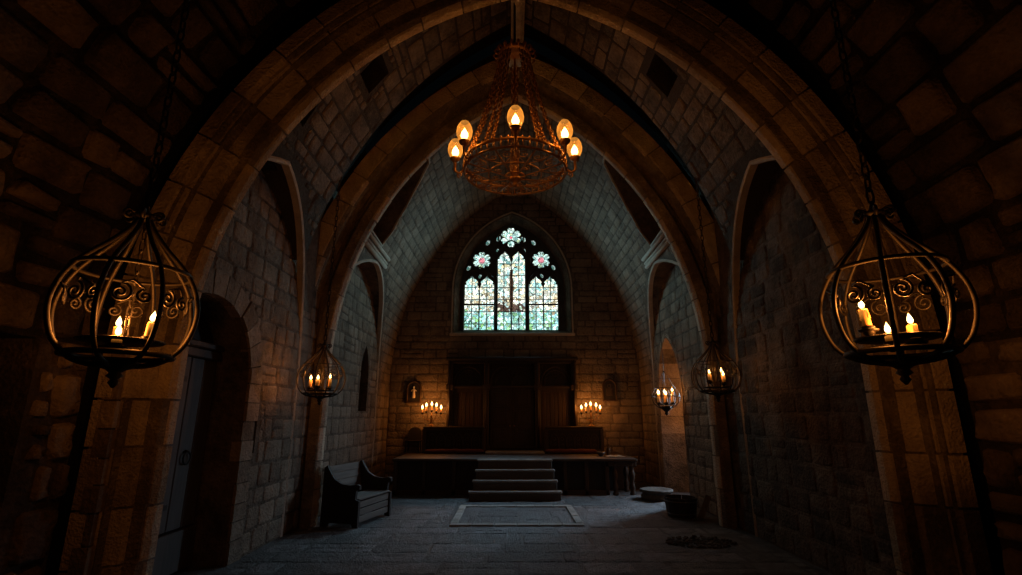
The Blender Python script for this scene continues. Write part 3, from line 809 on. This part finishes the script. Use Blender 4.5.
# pair at the second arch
def vz(x, p): 
    z = p[1]
    while vault_x(z, *p) > abs(x) and z < p[2]: z += .01
    return z
p2 = at(321.5, 379, 7.7); RM = .355
lantern('hanging_lantern', tuple(p2), RM, vz(p2.x, VA)+.03, 'small dark cage lantern hanging on the left in front of the second arch',
        [(-.13, -.08, -.13, .11, .024, (0, 0)), (.0, -.14, -.12, .10, .03, (0, 0)), (.15, -.06, -.13, .13, .026, (0, 0))], 12, 3.2, .009, 1.05, True, .1)
p3 = at(716, 376, 7.7)
lantern('hanging_lantern', tuple(p3), RM, vz(p3.x, VA)+.03, 'small dark cage lantern hanging on the right in front of the second arch',
        [(-.13, -.08, -.08, .10, .024, (0, 0)), (.06, -.12, -.11, .10, .024, (0, 0)), (.12, .08, -.06, .12, .026, (0, 0))], 12, 1.4, .009, 1.05, True, .3)
# bowl lantern in front of the tall opening
p4 = at(665.5, 397, 11.45)
root = empty('bowl_lantern', tuple(p4), 0, 'small round bowl lantern crowded with candles on a thin rod before the tall right opening', 'lantern')
Rb = .31
for i in range(12):
    a = 2*PI*i/12
    MB().tube([(math.cos(a)*r*Rb, math.sin(a)*r*Rb, z*Rb) for r, z in ((.72, .62), (.95, .25), (1, 0), (.9, -.4), (.62, -.68), (.3, -.8), (.05, -.82))], .009, 5).build('cage_rib', IRON, root)
MB().torus((0, 0, .62*Rb), .72*Rb, .010, 28).build('upper_ring', IRON, root)
MB().torus((0, 0, .05*Rb), 1.0*Rb, .010, 28).build('lower_ring', IRON, root)
MB().lathe([(.1, -.20), (.13, -.25), (.07, -.29), (.03, -.33), (.045, -.36), (.01, -.40)], 12).build('base_finial', IRON, root)
mb = MB().tube([(0, 0, -.2), (0, 0, vz(p4.x, VA)-.0-p4.z)], .006, 6)
for i in range(3):
    a = 2*PI*i/3; mb.tube([(math.cos(a)*.72*Rb, math.sin(a)*.72*Rb, .62*Rb), (0, 0, 1.9*Rb)], .006, 5)
mb.build('hanging_rod', IRON, root)
MB().lathe([(.02, -.18), (.19, -.17), (.2, -.155), (.02, -.165)], 16).build('candle_tray', IRON, root)
for i in range(6):
    a = 2*PI*i/6+.3; rr = .17; add_candle(root, math.cos(a)*rr, math.sin(a)*rr, -.13, .13+.05*(i % 2)+.03*(i % 3), .024, (0, 0), 3.0 if i % 2 else 0, 1.8)

# ------------------------------------------------------------------ chandelier
cc = at(515, 167, 7.0); RC = .90
ch = empty('chandelier', tuple(cc), 0, 'big round iron chandelier with five glass lamps hanging from the vault ridge', 'chandelier')
ct = at(512, 56, 7.0).z-cc.z
mb = MB()
mb.torus((0, 0, .03), RC*.86, .026, 64, 8); mb.torus((0, 0, -.10), RC*.86, .02, 64, 8)
for i in range(48):
    a = 2*PI*i/48; d = V((math.cos(a), math.sin(a), 0))*RC*.86
    mb.tube([d+V((0, 0, -.1)), d*1.03+V((0, 0, -.035)), d+V((0, 0, .03))], .011, 5)
    mb.lathe([(0, 0), (.02, .012), (.012, .035), (0, .05)], 6, (d.x, d.y, .045))
mb.build('ring', BRONZE, ch)
mb = MB(); mb.torus((0, 0, -.14), RC*.45, .012, 40, 6); mb.torus((0, 0, -.16), RC*.16, .016, 24, 6)
for i in range(8):
    a = 2*PI*(i+.5)/8; d = V((math.cos(a), math.sin(a), 0)); t = V((-d.y, d.x, 0))
    mb.tube([d*.03+V((0, 0, -.2)), d*(RC*.45)+V((0, 0, -.15)), d*(RC*.86)+V((0, 0, -.09))], .012, 5)
    mb.tube(spiral(d*(RC*.66)+t*.11+V((0, 0, -.12)), .095, 1.5, d, t, 20), .0075, 5)
    mb.tube(spiral(d*(RC*.66)-t*.11+V((0, 0, -.12)), .095, 1.5, d, -t, 20), .0075, 5)
    mb.tube(spiral(d*(RC*.32)+t*.055+V((0, 0, -.155)), .06, 1.3, d, t, 14), .007, 5)
    mb.tube([d*(RC*.45)+t*.0+V((0, 0, -.15)), d*(RC*.62)+t*.2+V((0, 0, -.125)), d*(RC*.84)+t*.26+V((0, 0, -.1))], .008, 5)
    mb.tube([d*(RC*.45)-t*.0+V((0, 0, -.15)), d*(RC*.62)-t*.2+V((0, 0, -.125)), d*(RC*.84)-t*.26+V((0, 0, -.1))], .008, 5)
mb.build('filigree_wheel', BRONZE, ch)
MB().lathe([(.02, -.34), (.05, -.3), (.03, -.27), (.09, -.24), (.11, -.2), (.05, -.16), (.03, -.1), (.018, 0), (.018, .02)], 14).build('bottom_finial', BRONZE, ch)
# crown with drooping leaves, rod to the ridge
mb = MB().lathe([(.05, .10), (.16, .06), (.26, .05), (.27, .0), (.24, -.03), (.1, -.02), (.04, -.05)], 24, (0, 0, ct))
for i in range(18):
    a = 2*PI*i/18; d = V((math.cos(a), math.sin(a), 0)); o = V((0, 0, ct))
    mb.tube([o+d*.2+V((0, 0, .03)), o+d*.31+V((0, 0, .055)), o+d*.345+V((0, 0, .0)), o+d*.3+V((0, 0, -.06))], [.016, .022, .02, .008], 5)
mb.build('crown', BRONZE, ch)
MB().tube([(0, 0, ct), (0, 0, 8.55-cc.z)], .02, 8).build('hanging_rod', IRON, ch)
MB().tube([(0, 0, -.1), (0, 0, ct)], .010, 6).build('centre_rod', BRONZE, ch)
for deg in (-120, -150, -60, -30, 90):
    a = math.radians(deg); d = V((math.cos(a), math.sin(a), 0)); t = V((-d.y, d.x, 0))
    mb = MB()
    for s_ in (-1, 1):
        q = chain_mb(d*.22+t*.03*s_+V((0, 0, ct-.03)), d*(RC*.85)+t*.05*s_+V((0, 0, .05)), .085, .0125, .17+.03*s_, 30)
        mb.add(q.v, q.f, .5, True)
    mb.build('chain', BRONZE, ch)
lamps5 = ((-90, 'near'), (-143, 'l'), (-176, 'fl'), (-39, 'r'), (-6, 'fr'))
for ang, _ in lamps5:
    a = math.radians(ang); d = V((math.cos(a), math.sin(a), 0)); p = d*RC*1.02
    mb = MB().tube([d*(RC*.86)+V((0, 0, -.08)), d*(RC*.95)+V((0, 0, -.14)), d*(RC*1.02)+V((0, 0, -.1)), p+V((0, 0, .06))], [.022, .02, .02, .026], 8)
    mb.tube(spiral(d*(RC*.93)+V((0, 0, -.17)), .05, 1.2, V((0, 0, -1)), d, 14), .011, 5)
    arm = mb.build('lamp_arm', BRONZE, ch)
    MB().lathe([(.02, -.05), (.055, -.03), (.075, .0), (.078, .025), (.06, .03), (.02, .02)], 16).build('lamp_cup', BRONZE, arm, tuple(p+V((0, 0, .09))))
    g = MB(); n_ = 18; prof = [(.062, 0), (.085, .03), (.112, .10), (.118, .16), (.106, .23), (.08, .28), (.062, .31)]
    vs = []; fs = []
    for (r, z) in prof:
        for q in range(n_): vs.append((r*math.cos(2*PI*q/n_), r*math.sin(2*PI*q/n_), z))
    for i in range(len(prof)-1):
        for q in range(n_): fs.append((i*n_+q, i*n_+(q+1) % n_, (i+1)*n_+(q+1) % n_, (i+1)*n_+q))
    g.add(vs, fs, .5, True); g.build('glass_shade', SHADE, arm, tuple(p+V((0, 0, .11))), False)
    f = MB().lathe([(.018, 0), (.044, .024), (.054, .06), (.046, .10), (.027, .14), (.011, .17), (.001, .19)], 12)
    f.build('flame', FILAMENT, arm, tuple(p+V((0, 0, .145))))
    MB().lathe([(.026, 0), (.024, .03), (.02, .035)], 10).build('candle_stub', WAX, arm, tuple(p+V((0, 0, .115))))
    lamp(ch, tuple(p+V((0, 0, .22))), 6.0, .04, (1, .36, .07), 'lamp_light')

# ------------------------------------------------------------------ platform and steps
DX0, DX1, DY, DZ = -2.9, 2.84, 12.4, .82
pf = empty('wooden_platform', (0, DY, 0), 0, 'long dark wooden platform across the far end, reached by the steps', 'platform')
MB().box(DX0, DX1, -.05, YB-DY-.03, DZ-.07, DZ, .5, .015).build('top', OAKX, pf)
mb = MB().box(DX0+.05, 2.1, .05, .12, .02, DZ-.07)
MB.build(mb, 'front_panel', BLACKWOOD, pf)
for x in (DX0+.03, -2.2, -1.5, 1.1, 1.6, 2.08):
    MB().box(x, x+.09, -.0, .1, 0, DZ-.07, .5, .01).build('stile', OAK, pf)
MB().box(DX0+.03, 2.15, .0, .1, .0, .12, .5, .01).build('base_rail', OAKX, pf)
MB().box(2.2, 2.8, .9, .96, .02, DZ-.07).build('inner_panel', BLACKWOOD, pf)
for (x, y_) in ((2.32, .06), (2.72, .06), (2.72, .7)):
    MB().lathe([(.06, 0), (.07, .04), (.045, .08), (.07, .16), (.05, .24), (.035, .3), (.06, .38), (.072, .46), (.05, .54), (.04, .58), (.065, .62), (.07, .75)], 14, (x, y_, 0)).build('leg', OAK, pf)
MB().box(2.1, 2.82, .0, .1, .64, DZ-.07, .5, .01).build('apron', OAKX, pf)
st = empty('steps', (-.03, 11.6, 0), 0, 'flight of four worn grey steps up to the wooden platform', 'steps')
for i in range(4):
    hw = (1.0, .93, .885, .85)[i]
    mb = MB().box(-hw, hw, .185*i, .185*i+.185, 0, .205*(i+1)-.04, -.15, .01)
    mb.box(-hw-.02, hw+.02, .185*i-.025, .185*i+(.2 if i < 3 else .18), .205*(i+1)-.045, .205*(i+1)-(.001 if i == 3 else 0), .6, .012)
    mb.build('step', STEP, st)
ds = MB().box(-.80, .76, 13.7, 14.40, DZ+.001, DZ+.06, .5, .015).build('door_step', STEP)
tag(ds, 'low pale step on the platform before the carved screen doors', 'step')

# ------------------------------------------------------------------ carved screen
RX0, RX1, RY, RZ1 = at(447, 400, 14.52).x, at(577, 400, 14.52).x, 14.52, at(511, 357, 14.5).z
rs = empty('carved_screen', ((RX0+RX1)/2, RY, DZ), 0, 'tall dark carved wooden screen with double doors under the stained glass window', 'screen')
cx0 = (RX0+RX1)/2
hw = (RX1-RX0)/2; H = RZ1-DZ; ZR = at(511, 388, RY).z-DZ
MB().box(-hw, hw, .12, .25, 0, H).build('back_panel', BLACKWOOD, rs)
posts = [RX0-cx0, -.80, .66, RX1-cx0-.14]
for x in posts:
    mb = MB().box(x, x+.14, -.03, .15, 0, H, .5, .015); mb.tube([(x+.07, -.05, .1), (x+.07, -.05, H-.1)], .028, 8)
    mb.box(x-.03, x+.17, -.07, .15, 0, .16, .5, .01); mb.box(x-.03, x+.17, -.07, .15, ZR-.06, ZR+.1, .5, .012)
    mb.build('post', OAK, rs)
mb = MB().box(-hw-.05, hw+.05, -.09, .26, H-.1, H, .5, .02); mb.box(-hw, hw, -.05, .26, H-.18, H-.1, .5, .015)
for i in range(38):
    x = -hw+.05+i*(2*hw-.1)/37; mb.box(x-.02, x+.02, -.075, 0, H-.17, H-.11)
mb.build('cornice', BLACKWOOD, rs)
MB().box(-hw, hw, -.02, .14, ZR, ZR+.07, .5, .012).build('rail', OAKX, rs)
def tracery_panel(xa, xb, za, zb):
    mb = MB(); c = (xa+xb)/2; a = (xb-xa)/2-.04; h = zb-za
    for s_, r in ((1, .024), (.78, .016)):
        p = pointed(a*s_, za+h*.15, za+h*(.15+.72*s_), za, 10, 2, c); mb.tube([(x, .105, z) for x, z in p.p], r, 6)
    for q in (-1, 1):
        p = pointed(a*.36, za+h*.12, za+h*.45, za, 8, 2, c+q*a*.38); mb.tube([(x, .108, z) for x, z in p.p], .012, 5)
    mb.torus((c, .105, za+h*.58), a*.24, .013, 20, 5, Matrix.Rotation(PI/2, 3, 'X'))
    for q in range(4):
        an = PI/4+q*PI/2; mb.torus((c+math.cos(an)*a*.11, .105, za+h*.58+math.sin(an)*a*.11), a*.1, .009, 12, 5, Matrix.Rotation(PI/2, 3, 'X'))
    for q in (-1, 1): mb.torus((c+q*a*.78, .107, za+h*.85), a*.16, .010, 14, 5, Matrix.Rotation(PI/2, 3, 'X'))
    return mb
secs = [(posts[0]+.14, posts[1]), (posts[1]+.14, posts[2]), (posts[2]+.14, posts[3])]
for xa, xb in secs: tracery_panel(xa, xb, ZR+.07, H-.18).build('tracery_panel', OAK, rs)
for xa, xb in (secs[0], secs[2]):
    pn = MB(); w_ = (xb-xa-.1)/7
    for i in range(7): pn.box(xa+.05+i*w_+.004, xa+.05+(i+1)*w_-.004, .07+.006*(i % 2), .13, .55, ZR-.12, .5, .006)
    o = pn.build('side_panel', BROWN, rs)
    fr = MB().box(xa, xb, .05, .13, ZR-.12, ZR); fr.box(xa, xb, .05, .13, 0, .55); fr.box(xa, xa+.05, .05, .13, .55, ZR-.12); fr.box(xb-.05, xb, .05, .13, .55, ZR-.12)
    fr.build('panel_frame', OAK, o)
xa, xb = secs[1]; c = (xa+xb)/2
for s_ in (-1, 1):
    a, b_ = (xa+.04, c-.006) if s_ < 0 else (c+.006, xb-.04)
    d = MB().box(a, b_, .06, .12, .09, ZR-.05, .5, .006)
    for (z0, z1) in ((.18, .62), (.72, 1.12), (1.2, ZR-.12)):
        d.box(a+.07, b_-.07, .045, .07, z0, z1, .5, .02); d.box(a+.13, b_-.13, .035, .06, z0+.06, z1-.06, .5, .015)
    do = d.build('door', OAK, rs)
    MB().lathe([(.008, 0), (.02, .01), (.022, .025), (.0, .04)], 10).build('knob', BRONZE, do, (c+s_*.06, .05, .68))
MB().box(xa, xb, .03, .13, ZR-.05, ZR).build('door_head', OAK, rs)

# ------------------------------------------------------------------ carved front rails with candelabra, cushions
def parapet(xa, xb, label):
    c = (xa+xb)/2; hw_ = (xb-xa)/2
    t = empty('carved_rail', (c, 14.24, DZ), 0, label, 'rail', 'carved rails on the platform')
    MB().box(-hw_, hw_, .0, .12, .0, .64).build('panel', BLACKWOOD, t)
    mb = MB().box(-hw_-.03, hw_+.03, -.06, .18, .63, .69, .5, .015); mb.box(-hw_, hw_, -.03, .15, .58, .63, .5, .01); mb.build('top_rail', OAKX, t)
    MB().box(-hw_-.02, hw_+.02, -.04, .16, 0, .09, .5, .012).build('plinth', OAKX, t)
    for s_ in (-1, 1): MB().box(s_*hw_-.05, s_*hw_+.05, -.035, .15, 0, .63, .5, .012).build('post', OAK, t)
    mb = MB(); n_ = 6
    for i in range(n_):
        x = -hw_+.1+(i+.5)*(2*hw_-.2)/n_; a = (hw_-.1)/n_*.92
        p = pointed(a, .33, .33+a*1.6, .1, 8, 2, x); mb.tube([(q[0], -.005, q[1]) for q in p.p], .016, 5)
        mb.torus((x, -.004, .36), a*.4, .011, 12, 5, Matrix.Rotation(PI/2, 3, 'X'))
        mb.tube(spiral((x-a*.3, -.004, .2), a*.3, 1.2, V((1, 0, 0)), V((0, 0, 1)), 12), .009, 5); mb.tube(spiral((x+a*.3, -.004, .2), a*.3, 1.2, V((-1, 0, 0)), V((0, 0, 1)), 12), .009, 5)
    mb.build('carving', OAK, t)
    return c, hw_
parapet(at(424, 440, 14.24).x, at(483.5, 440, 14.24).x, 'low carved wooden rail on the platform left of the doors')
parapet(at(546.5, 440, 14.24).x, at(602, 440, 14.24).x, 'low carved wooden rail on the platform right of the doors')
def cushion(x0, x1, label):
    n_, m_ = 24, 8; L = x1-x0; mb = MB(); vs = []; fs = []
    for i in range(n_+1):
        t = i/n_; e = min(1, 6*t, 6*(1-t))**.5
        for k_ in range(m_):
            a = 2*PI*k_/m_+PI/8; vs.append((-L/2+L*t, math.cos(a)*.15*(.75+.25*e), .055+math.sin(a)*.058*(.55+.45*e)+(.004*math.sin(9*t*PI))))
    for i in range(n_):
        for k_ in range(m_): fs.append((i*m_+k_, i*m_+(k_+1) % m_, (i+1)*m_+(k_+1) % m_, (i+1)*m_+k_))
    fs.append(tuple(range(m_))); fs.append(tuple(n_*m_+k_ for k_ in range(m_)))
    mb.add(vs, fs, .5, True)
    return tag(mb.build('kneeling_cushion', CLOTH, None, ((x0+x1)/2, 13.98, DZ+.006)), label, 'cushion', 'kneeling cushions before the rails')
cushion(at(424, 452, 13.75).x, at(483, 452, 13.75).x, 'long dull red cushion lying before the left carved rail')
cushion(at(546, 452, 13.75).x, at(598, 452, 13.75).x, 'long dull red cushion lying before the right carved rail')

def candelabrum(loc, label, rot=0):
    t = empty('candelabrum', loc, rot, label, 'candelabrum', 'candelabra on the carved rails')
    MB().lathe([(.10, 0), (.105, .015), (.06, .035), (.03, .06), (.022, .1), (.04, .13), (.02, .16), (.018, .22), (.035, .25), (.016, .3), (.014, .36)], 14).build('stem', BRONZE, t)
    ends = []
    for i, (dx_, dy_, zz) in enumerate(((-.26, 0, .36), (-.14, -.07, .39), (0, 0, .42), (.14, -.07, .39), (.26, 0, .36))):
        if i != 2:
            MB().tube([(0, 0, .2), (dx_*.35, dy_*.35, .16), (dx_*.75, dy_*.75, .2), (dx_, dy_, .29), (dx_, dy_, zz-.02)], .010, 6).build('arm', BRONZE, t)
        add_candle(t, dx_, dy_, zz, .10+.03*(i % 2)+(.03 if i == 2 else 0), .02, (0, 0), 7.0 if i % 2 == 0 else 0, 2.1)
    return t
candelabrum((at(431, 428, 14.33).x, 14.33, DZ+.69), 'lit five candle bronze candelabrum standing on the left carved rail')
candelabrum((at(591.5, 428, 14.33).x, 14.33, DZ+.69), 'lit five candle bronze candelabrum standing on the right carved rail')

# small arched wall plaques
def plaque(px, py, label, figure):
    p = at(px, py, YB-.06)
    t = empty('wall_plaque', (p.x, YB-.03, p.z), 0, label, 'plaque', 'arched plaques on the end wall')
    pa = pointed(.19, .10, .30, -.28, 10, 2)
    mb = MB(); mb.tube([(x, -.04, z) for x, z in pa.p], .026, 6); mb.box(-.215, .215, -.07, .0, -.32, -.27, .5, .01); mb.build('frame', BROWN, t)
    MB().xz(pa.p, -.03, 0).build('panel', BLACKWOOD, t)
    if figure:
        f = MB().lathe([(.045, -.17), (.05, -.12), (.035, -.02), (.042, .04), (.03, .08), (.012, .095), (.026, .115), (.03, .135), (.02, .16), (.004, .168)], 12, (0, -.06, 0))
        f.tube([(-.075, -.06, .02), (-.04, -.075, .06), (.04, -.075, .06), (.075, -.06, .02)], .014, 6)
        f.build('figure', PLASTER, t)
    else:
        f = MB().box(-.09, .09, -.05, -.025, -.16, .06, .5, .01); f.torus((0, -.045, .12), .05, .012, 16, 5, Matrix.Rotation(PI/2, 3, 'X')); f.build('relief', OAK, t)
plaque(414, 392, 'small arched wall plaque with pale figure, left of the carved screen', True)
plaque(609.5, 390, 'small arched dark wall plaque right of the carved screen', False)

# ------------------------------------------------------------------ chair at the left end of the platform
t = empty('chair', (-2.83, 14.52, DZ+.002), .0, 'dark round backed chair on the platform beside the left rail', 'chair')
MB().box(-.2, .2, -.2, .2, .27, .31, .5, .012).build('seat', BLACKWOOD, t)
for (x, y_) in ((-.17, -.17), (.17, -.17), (-.17, .17), (.17, .17)):
    MB().tube([(x*1.05, y_*1.05, 0), (x, y_, .28)], [.016, .022], 6).build('leg', BLACKWOOD, t)
pb = pointed(.19, .48, .66, .31, 8, 2); MB().xz(pb.p, .16, .2).build('backrest', BLACKWOOD, t)
# things on the right of the platform
bt = tag(MB().lathe([(.05, 0), (.055, .01), (.055, .12), (.045, .16), (.018, .2), (.016, .25), (.022, .255), (.02, .27), (.01, .27)], 16).build('bottle', BOTTLE, None, (2.36, 13.35, DZ)), 'small dark bottle standing at the right end of the platform', 'bottle')
t = empty('book', (2.42, 12.85, DZ), .1, 'open book lying on the right end of the platform', 'book')
MB().box(-.24, .24, -.15, .15, 0, .012, .5, .004).build('cover', LEATHER, t)
for s_ in (-1, 1):
    poly = [(0, .014), (s_*.05, .038), (s_*.14, .034), (s_*.225, .016), (s_*.225, .0125), (0, .0125)]
    MB().xz(poly, -.14, .14).build('page_block', PAPER, t)
bwl = MB().lathe([(.04, 0), (.045, .01), (.1, .06), (.12, .1), (.11, .1), (.09, .06), (.02, .025)], 18).build('bowl', PEWTER, None, (2.12, 13.1, DZ))
tag(bwl, 'small dark bowl between the cushion end and the bottle', 'bowl')

# ------------------------------------------------------------------ pew against the left wall
pw = empty('pew', (-2.82, 9.55, 0), math.radians(-14), 'dark wooden high backed pew standing by the left wall beyond the second arch', 'pew')
PL = .56
prof = [(-.36, 0), (-.36, .93), (-.31, .97), (-.25, .88), (-.16, .76), (-.02, .68), (.14, .66), (.28, .68), (.33, .66), (.33, .60), (.27, .58), (.26, .44), (.33, .42), (.33, 0), (.24, 0), (.22, .07), (-.22, .07), (-.25, 0)]
for s_ in (-1, 1):
    y0 = s_*PL-.03
    MB().prism(prof, lambda a, b_: (a, y0, b_), lambda a, b_: (a, y0+.06, b_)).build('end_panel', BLACKWOOD, pw)
sb = MB()
for i in range(4):
    a = -.14+i*.115; sb.box(a, a+.105, -PL+.03, PL-.03, .42, .45, .5, .006)
sb.build('seat', GREYWOOD, pw)
bk = MB()
for i in range(4):
    z = .47+i*.12; x = -.27-.02*i; bk.prism([(x, z), (x-.02, z+.11), (x-.05, z+.11), (x-.03, z)], lambda a, b_: (a, -PL+.03, b_), lambda a, b_: (a, PL-.03, b_))
bk.build('backrest', GREYWOOD, pw)
fb = MB()
for i in range(3):
    z = .07+i*.115; fb.box(.27, .30, -PL+.03, PL-.03, z, z+.1, .5, .006)
fb.build('front_board', GREYWOOD, pw)
MB().box(-.33, .31, -PL+.02, -PL+.06, .1, .4).build('side_board', BLACKWOOD, pw)
MB().lathe([(0, 0), (.02, .004), (.02, .012), (0, .02)], 10, (.16, -PL-.02, .57)).build('stud', PEWTER, pw)

# ------------------------------------------------------------------ tub, board, basin, slab, rubble
tp = at(691, 521, z=0); tp = V((3.02, 9.95, 0))
t = empty('tub', tuple(tp), 0, 'low dark wooden tub standing on the floor by the right wall', 'tub')
mb = MB(); n_ = 16
for i in range(n_):
    a0, a1 = 2*PI*i/n_+.012, 2*PI*(i+1)/n_-.012
    vs = [(math.cos(a)*r, math.sin(a)*r, z) for z, ro in ((0, .25), (.34, .30)) for r in (ro-.025, ro) for a in (a0, a1)]
    mb.add(vs, [(0,1,3,2),(4,6,7,5),(0,4,5,1),(2,3,7,6),(0,2,6,4),(1,5,7,3)])
mb.lathe([(.001, .03), (.245, .03), (.245, .05), (.001, .05)], 16)
mb.build('stave_wall', TUBWOOD, t)
for z, r in ((.07, .262), (.28, .294)): MB().torus((0, 0, z), r, .010, 32, 6).build('hoop', PEWTER, t)
bd = MB(); bd.box(-.05, .05, -.012, .012, 0, .42, .5, .004)
o = tag(bd.build('plank', GREYWOOD, None, (3.42, 9.75, 0.004)), 'short grey board leaning behind the tub at the foot of the right pier', 'plank'); o.rotation_euler = (0, -.5, -.2); o.location = (3.26, 9.66, .025); o.rotation_euler = (0, .42, -.1)
bp_ = at(657, 499, z=0)
bs = MB().lathe([(.30, 0), (.34, .02), (.34, .10), (.30, .12), (.31, .15), (.36, .17), (.36, .22), (.31, .22), (.26, .19), (.01, .18)], 28, tone=0.05).build('stone_basin', STEP, None, (3.1, 11.85, 0))
tag(bs, 'low round pale stone basin at the foot of the tall right opening', 'basin')
t = empty('floor_slab', ((SL[0]+SL[1])/2, (SL[2]+SL[3])/2, 0), 0, 'rectangular worn stone slab with raised border set in the floor before the steps', 'slab')
a, b_ = (SL[1]-SL[0])/2, (SL[3]-SL[2])/2
mb = MB()
for i in range(6):
    for s_ in (-1, 1):
        x = -a+i*2*a/6; mb.box(x+.006, x+2*a/6-.006, *sorted((s_*b_, s_*(b_-.16))), -.02, .022+R(0, .006), R(.5, .9), .008)
for i in range(5):
    for s_ in (-1, 1):
        y_ = -b_+.16+i*(2*b_-.32)/5; mb.box(*sorted((s_*a, s_*(a-.13))), y_+.006, y_+(2*b_-.32)/5-.006, -.02, .022+R(0, .006), R(.5, .9), .008)
mb.build('border', STEP, t)
mb = MB()
def Ss(u, v): return (u, v, -.004), (0, 0, 1)
mb.box(-a+.13, a-.13, -b_+.16, b_-.16, -.02, -.002)
course(mb, Ss, -a+.13, a-.13, -b_+.16, b_-.16, .55, .4, .9, None, .008, .012, .03, (.1, .5))
mb.build('inner_panel', FLAG, t)
g = at(700, 543, z=0); mb = MB()
for i in range(320):
    a = R(0, 6.28); r = R(0, 1)**.6; x, y_ = math.cos(a)*r*.5, math.sin(a)*r*.35; s_ = R(.006, .022)
    vs = [V((R(-1, 1), R(-1, 1), R(-1, 1))).normalized()*s_*R(.7, 1.2) for _ in range(8)]
    base_ = [(sx*s_*R(.6, 1.2), sy*s_*R(.6, 1.2), sz*s_*R(.4, .8)+s_*.35) for sz in (-1, 1) for sy in (-1, 1) for sx in (-1, 1)]
    mb.add([(x+p[0], y_+p[1], max(p[2], -.004)+.012) for p in base_], [(0,2,3,1),(4,5,7,6),(0,1,5,4),(2,6,7,3),(0,4,6,2),(1,3,7,5)], R(0, .35))
o = mb.build('rubble_patch', STONE, None, (g.x, g.y, 0)); tag(o, 'dark patch of small stone rubble on the floor right of centre', 'rubble', kind='stuff')

# ------------------------------------------------------------------ daylight
def area(name, loc, target, sx, sy, watts, color, spread=PI):
    l = bpy.data.lights.new(name, 'AREA'); l.shape = 'RECTANGLE'; l.size = sx; l.size_y = sy; l.energy = watts; l.color = color; l.spread = spread
    o = bpy.data.objects.new(name, l); C.objects.link(o); o.location = loc
    o.rotation_euler = (V(target)-V(loc)).to_track_quat('-Z', 'Y').to_euler(); return o
for q in (-1, 1):
    area('window_daylight', (WC+q*.7, YB+.26, WZ0+1.5), (-q*3.3, 11.2, 5.3), 1.0, 2.2, 33, (.42, .82, .92), math.radians(80))
area('window_daylight', (WC+.2, YB+.26, WZ0+1.3), (-1.0, 10.6, 0), 2.2, 1.6, 30, (.48, .78, 1.0), math.radians(56))
area('passage_daylight', (5.1, 12.5, 2.3), (1.6, 9.3, 0), .4, 1.2, 55, (.55, .78, 1.0), math.radians(110))
lamp(None, (4.75, 11.9, 2.0), 45, .08, (1, .33, .06), 'passage_warm_fill')  # added unseen warm lamp that brightens the passage wall
w = bpy.data.worlds.new('world'); sc.world = w; w.use_nodes = True
w.node_tree.nodes['Background'].inputs['Color'].default_value = (.35, .5, .6, 1); w.node_tree.nodes['Background'].inputs['Strength'].default_value = .0015
sc.view_settings.view_transform = 'Standard'; sc.view_settings.look = 'None'
